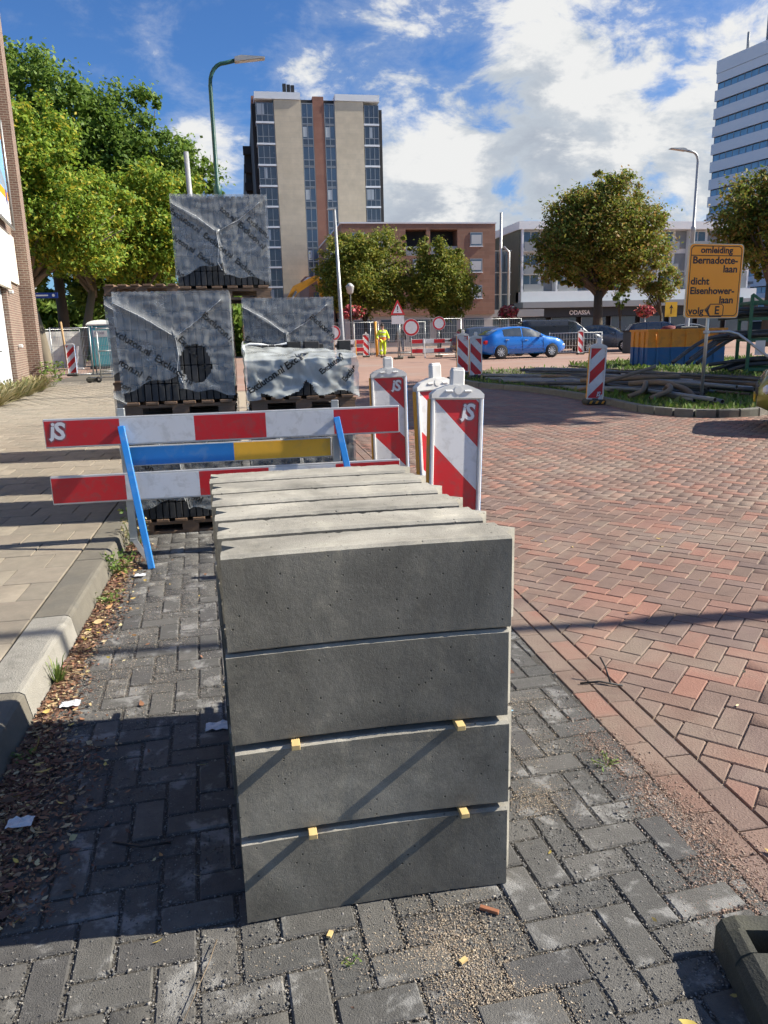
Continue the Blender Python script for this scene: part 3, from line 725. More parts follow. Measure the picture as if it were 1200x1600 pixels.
beacon('rear one of the paired beacons at the left tip of the island', (6.75, 23.2, .12), R(-4), H=1.12, off=.22, W=.37, per=.25)

# ---- plank barrier in front of the pallets
bar = thing('plank_barrier', 'red and white plank barrier with blue legs before the wrapped pallets', 'barrier', (-.1, 5.2, 0), R(-.6))
m_alu = mat('aluminium_edge', (.62, .62, .62), .4, .1, 6, metal=.6)
def board(name, x0, x1, z0, z1, cuts, cols, y, parent):
    root = MB().box(((x0 + x1) / 2, y, (z0 + z1) / 2), (x1 - x0, .024, z1 - z0), bev=.004).obj(name, m_alu, parent)
    xs = [x0 + .006] + cuts + [x1 - .006]
    for a, b_, m in zip(xs[:-1], xs[1:], cols):
        nm = {'reflective_red': 'red_field', 'reflective_white': 'white_field'}.get(m.name, 'plain_field')
        MB().bb(a, b_, y - .0145, y - .0121, z0 + .012, z1 - .014).obj(nm, m, root)
    return root
RW = [m_refr, m_refw, m_refr, m_refw, m_refr]
ub = board('upper_board', -1.19, 1.14, .775, .965, [-.72, -.245, .225, .685], RW, -.03, bar)
emblem(ub, -1.11, -.0455, .885, .135)
board('lower_board', -1.19, 1.14, .40, .59, [-.72, -.24, .225, .685], RW, -.03, bar)
mb = MB().box((-.01, .03, .69), (1.36, .022, .135), bev=.003).obj('middle_board', m_alu, bar)
MB().bb(-.68, .0, .0155, .0186, .63, .75).obj('blue_field', m_blu, mb); MB().bb(.0, .66, .0155, .0186, .63, .75).obj('orange_field', mat('orange_field', (.95, .50, .04), .5, .12, 5, dirt=(.5, .3, .12), dscale=8, damt=.3), mb)
for x in (-.71, .70):
    p = MB().box((x, 0, .565), (.05, .03, .90), bev=.004); p.box((x, .0, .125), (.05, .05, .02)); p.obj('post', m_galv, bar)
    MB().tube([(x, -.048, .87), (x, -.03, .87)], .008, 8).obj('bolt', m_alu, bar)
    d = Vector((.14, -.25, -.9)); MB().box((x + .072, -.185, .45), (.042, .03, .95), M=Vector((0, 0, 1)).rotation_difference(-d).to_matrix(), bev=.003).obj('blue_leg', m_blu, bar)
    d = Vector((.13, -.27, -.1)); MB().box((x + .065, -.13, .07), (.036, .03, .34), M=Vector((0, 0, 1)).rotation_difference(-d).to_matrix(), bev=.003).obj('ground_bar', m_galv, bar)

# ---- pallets and foil-wrapped packs of pavers
m_pal = mat('pallet_wood', (.21, .13, .08), .85, .4, 14, bump=.3, bscale=60, stretch=(.25, 1, 1), dirt=(.10, .07, .05), dscale=5, damt=.5)
m_pav = mat('new_black_paver', rnd=[(.030, .031, .033), (.038, .039, .041), (.024, .025, .026), (.045, .045, .047)], rough=.8, var=.3, scale=20, bump=.4, bscale=200)
def film_mat(name, white, fac0, fac1):
    m = bpy.data.materials.new(name); m.use_nodes = True; nt = NT(m.node_tree); MATS[name] = m
    b = m.node_tree.nodes['Principled BSDF']; pv = pos_vec(nt)
    b.inputs['Base Color'].default_value = (*white, 1); b.inputs['Roughness'].default_value = .14; b.inputs['Specular IOR Level'].default_value = .8
    st = nt.vmath('MULTIPLY', pv, (9, 9, 34))
    st2 = nt.vmath('MULTIPLY', pv, (20, 20, 7))
    wr = nt.math('ADD', nt.noise(st, 1, 5, .6, 1.2), nt.math('MULTIPLY', nt.noise(st2, 1, 4, .6, 1.5), .6))
    bn = nt.n('ShaderNodeBump', ins={'Strength': .28, 'Distance': .006, 'Height': wr}); m.node_tree.links.new(bn.outputs[0], b.inputs['Normal'])
    tp = nt.n('ShaderNodeBsdfTransparent')
    f = nt.n('ShaderNodeMapRange', ins={'From Min': .35, 'From Max': .7, 'To Min': fac0, 'To Max': fac1}); m.node_tree.links.new(nt.noise(pv, 5, 6, .65, .6), f.inputs[0])
    fac = f.outputs[0]
    for vec, sc, wd_ in ((nt.vmath('MULTIPLY', pv, (5, 5, 16)), 1.0, .014), (nt.vmath('MULTIPLY', pv, (13, 13, 6)), 1.0, .010)):     # thin white stretch folds
        rid = nt.math('ABSOLUTE', nt.math('SUBTRACT', nt.noise(vec, sc, 4, .55, 1.4), .5))
        fold = nt.math('MULTIPLY', nt.math('SUBTRACT', 1, nt.smooth(rid, 0, wd_)), nt.smooth(nt.noise(pv, 3.3, 2), .50, .64)); fac = nt.math('MAXIMUM', fac, nt.math('MULTIPLY', fold, .8))
    mx = nt.n('ShaderNodeMixShader', ins={0: fac, 1: tp.outputs[0], 2: b.outputs[0]})
    m.node_tree.links.new(mx.outputs[0], m.node_tree.nodes['Material Output'].inputs[0]); return m
m_film = film_mat('shrink_film', (.56, .58, .59), .33, .42)
m_film2 = film_mat('crumpled_film', (.62, .65, .63), .42, .78)
m_crease = mat('film_crease', (.75, .77, .77), .3, .1, 20)
m_print = mat('film_print', (.008, .008, .009), .5, .05)
PW, PD = .785, .82       # pack footprint
def pallet_mesh():
    b = MB()
    for i in range(6): b.box((-PW / 2 + .065 + i * (PW - .11) / 5 - .01, 0, .105), (.098, PD + .02, .02), bev=.002)
    return b
def pallet(loc, label, rz=0, group='pallets under the packs'):
    t = thing('pallet', label, 'pallet', loc, rz, group)
    for i in range(6): MB().box((-PW / 2 + .06 + i * (PW - .12) / 5, 0, .107), (.09, PD + .03, .02), bev=.002).obj('deck_board', m_pal, t)
    for yy in (-PD / 2 + .05, 0, PD / 2 - .05):
        MB().box((0, yy, .084), (PW + .02, .09, .024), bev=.002).obj('stringer', m_pal, t)
        for xx in (-PW / 2 + .06, 0, PW / 2 - .06): MB().box((xx, yy, .047), (.12, .09, .05)).obj('block', m_pal, t)
        MB().box((0, yy, .011), (PW + .02, .09, .022), bev=.002).obj('bottom_board', m_pal, t)
    return t
BR_V, BR_F = None, None
def pack(loc, label, h=.68, layers=6, wrap='full', seed=0, hole=None, arch=(.10, .22), prints=(), rz=0, group='wrapped packs of pavers', detail=True):
    t = thing('paver_pack', label, 'paver pack', loc, rz, group)
    lh = h / layers; ncol = 16; cw = PW / ncol; depth = .1
    me = MB().box((0, 0, 0), (cw - .006, depth, lh - .004), bev=.004).mesh('paver', m_pav)
    if detail:
        for l in range(layers):
            for i in range(ncol):
                o = put('paver', me, t, (-PW / 2 + (i + .5) * cw, -PD / 2 + depth / 2 + random.uniform(-.0015, .0015), lh * (l + .5) + random.uniform(-.001, .001)))
        # right flank: pavers seen by their narrow sides
        me2 = MB().box((0, 0, 0), (.02, (PD - .115) / 7 - .006, lh - .004), bev=.004).mesh('side_paver', m_pav)
        for l in range(layers):
            for i in range(7):
                for sx in (-1, 1): put('side_paver', me2, t, (sx * (PW / 2 - .01), -PD / 2 + .115 + (i + .5) * (PD - .115) / 7, lh * (l + .5)))
    MB().bb(-PW / 2 + .012, PW / 2 - .012, -PD / 2 + (.09 if detail else 0), PD / 2, 0, h - .003).obj('paver_core', m_pav, t)
    if not wrap: return t
    rnd = random.Random(seed); NX, NZ = 64, 52
    x0, x1 = -PW / 2 - .012, PW / 2 + .012
    cx = -.02 + rnd.uniform(-.03, .03); cz = h * .60
    def fy(x, z_):           # front surface: Y-shaped pull lines plus wrinkles
        d = 0
        wx = 1 - abs(x) / (PW / 2)
        for (ax, az, bx, bz, amp, wd_) in ((x0, h * .92, cx, cz, .018, .016), (x1 * .85, h * .93, cx, cz, .016, .014), (cx, cz, cx + .03, .1 * h, .018, .012)):
            vx, vz = bx - ax, bz - az; L2 = vx * vx + vz * vz; tt = max(0, min(1, ((x - ax) * vx + (z_ - az) * vz) / L2))
            dd = math.hypot(x - ax - vx * tt, z_ - az - vz * tt); d += amp * math.exp(-(dd / wd_) ** 2)
        d += .006 * (noise.noise(Vector((x * 9 + seed, z_ * 26, seed))) + .5 * noise.noise(Vector((x * 30, z_ * 12, seed * 3))))
        d += .009 * max(0, noise.noise(Vector(((x + z_) * 5, (x - z_) * 30, seed * 1.7)))) * (1 if x > 0.02 and z_ > .25 * h else .3)
        return -PD / 2 - .012 - d
    def low(x):
        u = (x - x0) / (x1 - x0); return arch[0] * (1 if u < .5 else .4) * 4 * u * (1 - u) + (.05 if u < .5 else .03) + .012 * math.sin(u * 23 + seed)
    b = MB(); vs = []; N1 = NX + 1
    for j in range(NZ + 1):
        for i in range(N1):
            x = x0 + (x1 - x0) * i / NX; lo = low(x); z_ = lo + (h + .012 - lo) * j / NZ
            vs.append((x, fy(x, z_), z_ + (.004 * math.sin(i * 2.1) if j == NZ else 0)))
    fs = []
    for j in range(NZ):
        for i in range(NX):
            x, _, z_ = vs[j * N1 + i]
            if hole and ((x - hole[0]) / hole[2]) ** 2 + ((z_ - hole[1]) / hole[3]) ** 2 < 1 + .25 * noise.noise(Vector((x * 20, z_ * 20, 2))): continue
            fs.append((j * N1 + i, j * N1 + i + 1, (j + 1) * N1 + i + 1, (j + 1) * N1 + i))
    b.add(vs, fs, 0, True)
    # top and flanks
    NT_ = 18; tv = []
    for j in range(NT_ + 1):
        for i in range(N1):
            x = x0 + (x1 - x0) * i / NX; y_ = fy(x, h + .012) + (PD + .03) * j / NT_
            tv.append((x, y_, h + .012 + .006 * noise.noise(Vector((x * 14, y_ * 14, seed))) * (j > 0)))
    b.add(tv, [(j * N1 + i, j * N1 + i + 1, (j + 1) * N1 + i + 1, (j + 1) * N1 + i) for j in range(NT_) for i in range(NX)], 0, True)
    for sx, xe in ((-1, x0), (1, x1)):
        sv = []
        for j in range(NZ + 1):
            for i in range(NT_ + 1):
                y_ = -PD / 2 - .012 + (PD + .03) * i / NT_; lo = .05 + .05 * math.sin(i * .5 + seed); z_ = lo + (h + .012 - lo) * j / NZ
                sv.append((xe + sx * .012 * abs(noise.noise(Vector((y_ * 8, z_ * 26, seed + sx)))) * (i > 0), y_ if i else fy(xe, z_), z_))
        b.add(sv, [(j * (NT_ + 1) + i, j * (NT_ + 1) + i + 1, (j + 1) * (NT_ + 1) + i + 1, (j + 1) * (NT_ + 1) + i) for j in range(NZ) for i in range(NT_)], 0, True)
    wr = b.obj('plastic_wrap', m_film, t)
    # bright twisted creases of the film
    for path in ([(x0, h * .92), (x0 * .5, h * .78), (cx, cz)], [(x1 * .85, h * .93), (x1 * .4, h * .74), (cx, cz)], [(cx, cz), (cx + .012, cz - .12), (cx - .008, cz - .24), (cx + .03, .16 * h)]):
        pp = []
        for k in range(len(path) - 1):
            for q in range(9):
                t_ = q / 9; x = path[k][0] * (1 - t_) + path[k + 1][0] * t_; z_ = path[k][1] * (1 - t_) + path[k + 1][1] * t_ + .006 * noise.noise(Vector((x * 30, k, seed)))
                pp.append((x, fy(x, z_) - .002, z_))
        rr = [.0012 + .0028 * abs(noise.noise(Vector((q * .6, seed, 1)))) for q in range(len(pp))]
        MB().tube(pp, rr, 5).obj('film_crease', m_crease, wr)
    for (px, pz, ang, txt, size) in prints:
        me_ = text_mesh(txt, size, 'LEFT', .0012, 0); me_.materials.clear(); me_.materials.append(m_print)
        ca, sa = math.cos(ang), math.sin(ang); dead = []
        for v in me_.vertices:
            bend = -.25 * v.co.x * v.co.x * .4
            x = px + v.co.x * ca - (v.co.y + bend) * sa; z_ = pz + v.co.x * sa + (v.co.y + bend) * ca
            x = max(x0, min(x1, x))
            v.co = (x, fy(x, z_) - .004, max(z_, low(x) + .005))
        put('printed_lettering', me_, wr)
    return t
EX = 'Excluton.nl'
P1 = ((-.45, .50, R(-32), EX + '  ' + EX, .07), (-.44, .30, R(-34), 'luton.nl  ' + EX, .07), (.02, .44, R(-50), EX, .065), (.20, .60, R(-42), EX + ' ' + EX, .065), (-.42, .12, R(-30), 'ton.nl', .065))
P3 = ((-.42, .60, R(-34), EX + '  ' + EX + '  ' + EX, .065), (-.43, .40, R(-34), 'cluton.nl  ' + EX, .065), (.0, .62, R(-40), 'ton.nl  ' + EX, .065), (.22, .54, R(-40), EX, .06), (-.40, .10, R(-30), 'luton.nl', .06))
P2 = ((-.4, .42, R(-32), EX + '  ' + EX, .065), (-.02, .36, R(-40), EX, .065), (.18, .60, R(-40), EX + '  ' + EX, .065))
PH = .118
XL, XR = -.475, .415
lay_packs = [
 # x, y, level z, label, kwargs
 (XL, 6.2, 0.0, 'wrapped pack of black pavers on the ground behind the plank barrier, left', dict(seed=1, prints=P1[:2])),
 (XL, 6.2, .885, 'wrapped pack of black pavers with a torn hole, upper left front', dict(seed=2, hole=(.13, .26, .11, .14), arch=(.12, .2), prints=P1)),
 (XR, 6.2, 0.0, 'wrapped pack of black pavers on the ground below the crumpled film', dict(seed=3, prints=())),
 (XL, 7.4, 0.0, 'lowest wrapped pack in the rear left column, hidden by the front pack', dict(seed=4, detail=False)),
 (XL, 7.4, .885, 'second wrapped pack in the rear left column, hidden by the front pack', dict(seed=5, detail=False)),
 (XR, 7.4, 0.0, 'lowest wrapped pack in the rear right column', dict(seed=6, detail=False)),
 (XR + .01, 7.4, .885, 'wrapped pack of dark pavers behind the opened pack, under the topmost', dict(seed=7, prints=P2, arch=(.05, .1))),
 (-.115, 7.42, 1.77, 'topmost wrapped pack of pavers crowning the whole pile', dict(seed=8, prints=P3, arch=(.13, .2), h=.735)),
]
for i, (x, y, z_, lab, kw) in enumerate(lay_packs):
    pl = {0: 'weathered pallet on the ground at the barrier, left', 1: 'pallet carrying the upper left front pack', 2: 'pallet on the ground below the crumpled film pack', 3: 'ground pallet of the rear left column', 4: 'upper pallet of the rear left column', 5: 'ground pallet of the rear right column', 6: 'upper pallet of the rear right column', 7: 'reddish pallet carrying the topmost pack'}[i]
    pallet((x, y, z_), pl); kw.setdefault('h', .765 - .0); pack((x, y, z_ + PH), lab, **kw)
# opened pack with slack crumpled film
pallet((XR + .02, 6.2, .885), 'pallet carrying the opened pack with slack crumpled film')
op = thing('paver_pack', 'half used pack of pavers under slack crumpled film', 'paver pack', (XR + .02, 6.2, .885 + PH), 0, 'wrapped packs of pavers')
cw = PW / 14; me = MB().box((0, 0, 0), (cw - .006, .1, .186), bev=.004).mesh('paver', m_pav)
for i in range(14): put('paver', me, op, (-PW / 2 + (i + .5) * cw, -PD / 2 + .06, .095))
for i in range(14):
    if i in (6, 7, 9, 11, 12): continue
    put('paver', me, op, (-PW / 2 + (i + .5) * cw, PD / 2 - .25, .285))
for i, (x, w_) in enumerate(((-.02, .11), (.12, .12), (.39, .1))):
    MB().box((x, PD / 2 - .3, .30), (w_, .1, .2), bev=.004).obj('loose_paver', m_pav, op)
MB().bb(-PW / 2 + .01, PW / 2 - .01, -PD / 2 + .115, PD / 2, 0, .188).obj('paver_core', m_pav, op)
b = MB(); NX, NZ = 80, 60; vs = []
for j in range(NZ + 1):
    for i in range(NX + 1):
        u, v = i / NX, j / NZ; x = (-PW / 2 - .03) + (PW + .06) * u
        if v < .62: zz = -.02 + (.30) * (v / .62); y_ = -PD / 2 - .03
        else: q = (v - .62) / .38; zz = .28 + .045 * math.sin(q * 1.5) + .05 * (1 - u) * q; y_ = -PD / 2 - .03 + q * .40
        nzv = Vector((x * 4, zz * 6 + y_ * 3, 3)); wv = noise.noise(nzv) + .6 * noise.noise(nzv * 2.4) + .4 * noise.noise(Vector(((x + zz) * 12, (x - zz) * 12, 1)))
        vs.append((x + .01 * noise.noise(Vector((zz * 20, x, 4))), y_ - .024 * wv, zz + .016 * wv))
fs = []
for j in range(NZ):
    for i in range(NX):
        u, v = i / NX, j / NZ
        if v < .3 and abs(u - .52) < .11 * (1 - v / .3): continue
        if v < .06 + .05 * math.sin(u * 17) and u > .12: continue
        fs.append((j * (NX + 1) + i, j * (NX + 1) + i + 1, (j + 1) * (NX + 1) + i + 1, (j + 1) * (NX + 1) + i))
b.add(vs, fs, 0, True)
# left flank with a rolled-up rim
sv = []
for j in range(25):
    for i in range(21):
        y_ = -PD / 2 - .03 + .75 * i / 20; zz = .02 + (.36 + .04 * math.sin(i * .6)) * j / 24
        sv.append((-PW / 2 - .03 - .02 * abs(noise.noise(Vector((y_ * 9, zz * 14, 7)))), y_, zz))
b.add(sv, [(j * 21 + i, j * 21 + i + 1, (j + 1) * 21 + i + 1, (j + 1) * 21 + i) for j in range(24) for i in range(20)], 0, True)
wr = b.obj('slack_film', m_film2, op)
rim = [(-PW / 2 - .035, -PD / 2 + .02 + .03 * k, .345 + .03 * math.sin(k * .5) + .012 * noise.noise(Vector((k * .9, 0, 0)))) for k in range(22)] + [(-PW / 2 - .03 + .05 * k, PD / 2 - .13, .375 + .01 * math.sin(k)) for k in range(9)]
MB().tube(rim, [.012 + .009 * abs(noise.noise(Vector((k * .5, 1, 1)))) for k in range(len(rim))], 7).obj('rolled_film_edge', m_crease, wr)
for (px, pz, ang, txt, size) in ((-.40, .03, R(31), EX + ' ' + EX, .07), (.14, .15, R(36), 'Excluton', .06), (.32, .10, R(50), 'Exclut', .055)):
    me_ = text_mesh(txt, size, 'LEFT', .002, 0); me_.materials.clear(); me_.materials.append(m_print)
    for v in me_.vertices:
        x = px + v.co.x * math.cos(ang) - v.co.y * math.sin(ang); zz = pz + v.co.x * math.sin(ang) + v.co.y * math.cos(ang)
        q = max(0, zz - .28); nzv = Vector((x * 4, zz * 6 + -1.3, 3)); wv = noise.noise(nzv) + .6 * noise.noise(nzv * 2.4) + .4 * noise.noise(Vector(((x + zz) * 12, (x - zz) * 12, 1)))
        v.co = (min(x, PW / 2), -PD / 2 - .034 - .024 * wv + q * 5, min(zz, .29 + q * .15) + .016 * wv + (.02 if q else 0))
    put('printed_lettering', me_, wr)
# pile further back: pack with an empty pallet on top
pallet((-1.05, 9.4, 0), 'lowest pallet of the farthest pile'); pack((-1.05, 9.4, PH), 'lower wrapped pack in the farthest pile', h=.765, detail=False, seed=11, group='wrapped packs of pavers')
pallet((-1.05, 9.4, .885), 'middle pallet of the farthest pile'); pack((-1.05, 9.4, .885 + PH), 'upper wrapped pack in the farthest pile, left of the topmost pack', h=.90, detail=False, seed=12)
pallet((-1.05, 9.4, 1.925), 'empty brown pallet lying on the farthest pile', group=None)

# ================================================================== MIDDLE DISTANCE
# ---- diversion sign
m_oran = mat('sign_orange', (1.0, .36, .012), .45, .06, 3)
m_blk = mat('sign_black', (.02, .008, .008), .5, .05)
def rrect(w_, h_, r, n=5):
    P = []
    for cx_, cy_, a0 in ((w_ / 2 - r, h_ / 2 - r, 0), (-w_ / 2 + r, h_ / 2 - r, 90), (-w_ / 2 + r, -h_ / 2 + r, 180), (w_ / 2 - r, -h_ / 2 + r, 270)):
        P += [(cx_ + r * math.cos(R(a0 + 90 * k / n)), cy_ + r * math.sin(R(a0 + 90 * k / n))) for k in range(n + 1)]
    return P
sg = thing('diversion_sign', 'orange diversion sign with black Dutch lettering on a steel pole', 'road sign', (8.3, 12.75, 0), R(3)); sg.rotation_euler[1] = R(.8)
SW, SH, SZ = 1.10, 1.27, 2.21
fr = MB().prism([(a, b_ + SZ) for a, b_ in rrect(SW, SH, .07)], -.035, .0).obj('sign_board', mat('sign_edge_pale', (.66, .60, .44), .5, .1), sg)
MB().prism([(a, b_ + SZ) for a, b_ in rrect(SW - .025, SH - .025, .065)], -.038, -.0352).obj('orange_face', m_oran, fr)
def ring(P, t, y, m, name, parent):
    n = len(P); c_ = (sum(p[0] for p in P) / n, sum(p[1] for p in P) / n)
    Q = []
    for i in range(n):
        p0, p1, p2 = Vector(P[i - 1]), Vector(P[i]), Vector(P[(i + 1) % n]); d = ((p2 - p0).normalized()); nn = Vector((-d.y, d.x)); Q.append(p1 + nn * t)
    b = MB().add([(p[0], y, p[1]) for p in P] + [(q.x, y, q.y) for q in Q], [(i, (i + 1) % n, n + (i + 1) % n, n + i) for i in range(n)]); return b.obj(name, m, parent)
ring([(a, b_ + SZ) for a, b_ in rrect(SW - .07, SH - .07, .08)], .014, -.0392, m_blk, 'black_border', fr)
MB().bb(-SW / 2 + .04, SW / 2 - .04, -.0392, -.0383, SZ + .428, SZ + .442).obj('divider_line', m_blk, fr)
yT = -.0395
for txt, x, zz, al, sz in (('omleiding', 0.0, .478, 'CENTER', .15), ('Bernadotte-', -.47, .30, 'LEFT', .17), ('laan', .45, .155, 'RIGHT', .17), ('dicht', -.48, -.055, 'LEFT', .17),
                       ('Eisenhower-', -.48, -.215, 'LEFT', .163), ('laan', .42, -.375, 'RIGHT', .17), ('volg', -.48, -.565, 'LEFT', .17), ('E', .10, -.565, 'CENTER', .20)):
    text_part('lettering', txt, sz, m_blk, fr, (x, yT, SZ + zz), align=al, bold=.0045, sx=1.1 if txt != 'E' else 1)
P = [(-.14, -.49), (-.04, -.40), (.19, -.40), (.22, -.43), (.22, -.57), (.19, -.60), (-.04, -.60)]
P = [(a, b_ + SZ) for a, b_ in P][::-1]; ring(P, -.016, yT, m_blk, 'arrow_frame', fr)
MB().add([(-.145, yT - .0004, SZ - .5), (-.03, yT - .0004, SZ - .395), (-.075, yT - .0004, SZ - .5), (-.03, yT - .0004, SZ - .605)], [(0, 3, 2), (0, 2, 1)]).obj('arrow_head', m_blk, fr)
m_rail = mat('rail_steel', (.50, .50, .48), .4, .15, 5, metal=.6)
for x in (-.02,): MB().tube([(x, .03, .06), (x, .03, 2.75)], .03, 12).obj('pole', m_rail, sg)
for zz in (1.75, 2.65): MB().box((-.02, .015, zz), (.12, .05, .04)).obj('clamp', m_galv, sg)
MB().tube([(-.02, .03, 1.33), (.40, -.02, 1.34), (.56, -.08, 1.29), (.66, -.2, 1.18), (1.3, -1.1, .35), (1.55, -1.45, .06)], .024, 10).obj('brace', m_rail, sg)
MB().box((-.02, .03, 1.33), (.09, .09, .06), bev=.01).obj('brace_clamp', m_galv, sg)

# ---- pile of pipes on the island
m_pblk = mat('pipe_black', (.05, .055, .06), .5, .2, 4, dirt=(.19, .17, .14), dscale=2, damt=.4)
m_pgry = mat('pipe_grey', (.17, .19, .20), .45, .2, 4, dirt=(.25, .22, .18), dscale=2, damt=.4)
m_ptan = mat('pipe_tan', (.20, .15, .10), .75, .3, 6, dirt=(.14, .11, .08), dscale=3, damt=.5)
m_pwht = mat('pipe_pale', (.50, .49, .45), .6, .2, 4, dirt=(.25, .23, .2), dscale=2, damt=.4)
def pipe(path, r, m, label, group):
    P = [Vector(p) for p in path]; D = []
    for i in range(len(P) - 1):
        p0, p1, p2, p3 = P[max(i - 1, 0)], P[i], P[i + 1], P[min(i + 2, len(P) - 1)]
        for k in range(6):
            t = k / 6; D.append(.5 * ((2 * p1) + (p2 - p0) * t + (2 * p0 - 5 * p1 + 4 * p2 - p3) * t * t + (-p0 + 3 * p1 - 3 * p2 + p3) * t ** 3))
    D.append(P[-1]); b = MB(); b.tube(D, r, 9, cap=False)
    b.tube(D, r * .82, 9, 1, cap=False)
    k = 9; n = len(D); e0 = 0; e1 = n * k
    for base in (0, (n - 1) * k):
        b.f += [(e0 + base + j, e0 + base + (j + 1) % k, e1 + base + (j + 1) % k, e1 + base + j) for j in range(k)]; b.m += [0] * k; b.s += [False] * k
    return tag(b.obj('pipe', [m, m_blk]), label, 'pipe', group)
rr = random.Random(5)
kinds = [(m_pgry, 'grey'), (m_pblk, 'black'), (m_pgry, 'grey'), (m_pblk, 'black'), (m_ptan, 'tan'), (m_pblk, 'black'), (m_pgry, 'grey'), (m_pwht, 'pale')]
for k in range(52):
    m, cn = kinds[k % 8]
    if cn == 'pale' and k < 20: m, cn = m_pgry, 'grey'
    L = rr.uniform(4, 7); yc = 16 + rr.uniform(-1.5, 3.0); xc = 8.4 + rr.uniform(-.9, 1.3) + (yc - 16) * .05; a = R(90 + 16 + rr.gauss(0, 7)); r_ = rr.choice((.03, .04, .045, .025))
    zl = .13 + r_ + rr.random() * .30 * max(0, 1 - abs(xc - 8.4) / 1.6); zb = zl + rr.gauss(0, .05)
    dx, dy = math.cos(a) * L / 2, math.sin(a) * L / 2; w1 = rr.gauss(0, .12)
    pipe([(xc - dx, yc - dy, max(.1 + r_, zl)), (xc - dx * .3 + w1, yc - dy * .3, zl + .03), (xc + dx * .4 - w1, yc + dy * .4, max(.12 + r_, zb)), (xc + dx, yc + dy, max(.1 + r_, zb - .05))], r_, m,
         '%s pipe in the long heap on the traffic island' % cn, '%s pipes in the heap' % cn)
# single pipes that stand out at the near end
pipe([(10.0, 14.6, .22), (8.6, 14.0, .22), (8.0, 13.75, .2)], .055, m_pblk, 'thick dark pipe with its open end beside the sign pole', None)
pipe([(7.2, 15.6, .35), (8.0, 14.7, .42), (8.7, 14.2, .46)], .05, m_ptan, 'tan pipe lying on top of the heap, open end towards the sign', None)
pipe([(6.9, 15.0, .2), (7.3, 14.4, .42), (8.2, 14.5, .62), (8.35, 14.6, .66)], .035, m_ptan, 'thin pale brown pole slanting up out of the heap', None)
pipe([(7.1, 13.3, .18), (7.35, 13.25, .28), (7.5, 13.4, .42), (7.62, 13.6, .3), (7.7, 13.8, .2)], .045, m_ptan, 'short bent brown hose looping beside the island beacon', None)
pipe([(7.35, 12.95, .16), (7.7, 12.9, .3), (7.85, 13.2, .36), (8.0, 13.6, .2)], .05, m_ptan, 'brown hose bent low in front of the heap', None)
pipe([(7.6, 14.2, .35), (7.9, 13.6, .40), (8.12, 13.1, .30), (8.2, 12.85, .14)], .055, m_ptan, 'brown hose curving down to the grass left of the sign pole', None)
for k, (x, y) in enumerate(((8.9, 14.4), (9.3, 14.7), (9.7, 14.5))):
    pipe([(x - .9, y + .2, .16 + .02 * k), (x, y, .17), (x + 1.0, y - .15, .16)], .06, m_pwht, 'pale plastic pipe on the grass right of the heap', 'pale pipes right of the heap')

# ---- skip container
m_cblu = mat('container_blue', (.018, .11, .30), .5, .2, 3, dirt=(.10, .09, .08), dscale=3, damt=.25)
m_coran = mat('container_orange', (.72, .29, .03), .5, .15, 3, dirt=(.3, .12, .05), dscale=4, damt=.35)
ct = thing('skip_container', 'open steel skip, orange top half and blue bottom half, on the verge', 'container', (15.7, 26.0, .05), R(-8)); ct.scale = (.8, .85, .87)
def cbox(z0, z1, m, name, g0=0):
    b = MB(); b.bb(-1.75, 1.75, -1.0, -.95, z0, z1); b.bb(-1.75, 1.75, .95, 1.0, z0, z1); b.bb(-1.75, -1.70, -.95, .95, z0, z1); b.bb(1.70, 1.75, -.95, .95, z0, z1)
    return b.obj(name, m, ct)
cbox(0, .78, m_cblu, 'blue_wall'); cbox(.78, 1.42, m_coran, 'orange_wall')
MB().bb(-1.7, 1.7, -.95, .95, .02, .08).obj('floor_plate', m_cblu, ct); MB().bb(-1.6, 1.6, -.9, .9, .08, 1.2).obj('load', mat('rubble', (.12, .11, .10), .9, .5, 4), ct)
rim = MB(); rim.bb(-1.8, 1.8, -1.06, -.94, 1.42, 1.5); rim.bb(-1.8, 1.8, .94, 1.06, 1.42, 1.5); rim.bb(-1.8, -1.68, -.94, .94, 1.42, 1.5); rim.bb(1.68, 1.8, -.94, .94, 1.42, 1.5); rim.obj('rim', m_coran, ct)
for x in (-1.3, -.65, 0, .65, 1.3):
    MB().bb(x - .06, x + .06, -1.05, -1.001, .0, .779).obj('blue_rib', m_cblu, ct); MB().bb(x - .06, x + .06, -1.05, -1.001, .781, 1.4).obj('orange_rib', m_coran, ct)
for y in (-.6, 0, .6):
    MB().bb(-1.80, -1.751, y - .05, y + .05, 0, .779).obj('blue_rib', m_cblu, ct); MB().bb(-1.80, -1.751, y - .05, y + .05, .781, 1.4).obj('orange_rib', m_coran, ct)
for x in (-1.45, .9): MB().tube([(x, -1.06, 1.05), (x, -1.12, 1.08), (x, -1.12, 1.28), (x, -1.06, 1.3)], .025, 8).obj('lifting_hook', m_coran, ct)
MB().lathe([(.0, -.06), (.13, -.06), (.13, 0), (.08, .0), (.08, .1), (.0, .1)], 14, (1.55, -1.08, 1.3), M=Matrix.Rotation(R(90), 3, 'X')).obj('drain_flange', mat('rusty_steel', (.2, .08, .04), .8, .3, 10), ct)
o = MB(); o.bb(-.5, .3, -.5, .2, 0, .22); o.box((-.1, -.1, .27), (.7, .6, .1), bev=.03); tag(o.obj('crate', mat('crate_dark', (.06, .065, .07), .7, .3, 5), None, (15.9, 25.8, 1.12)), 'dark plastic crate sticking out of the skip', 'crate')
o = MB().lathe([(0, 0), (.28, 0), (.3, .04), (.3, .22), (.2, .34), (0, .36)], 14); tag(o.obj('rubble_sack', mat('dark_red_sack', (.16, .03, .03), .8, .3, 8), None, (15.3, 25.9, 1.12)), 'dark red sack lying on the load of the skip', 'sack')

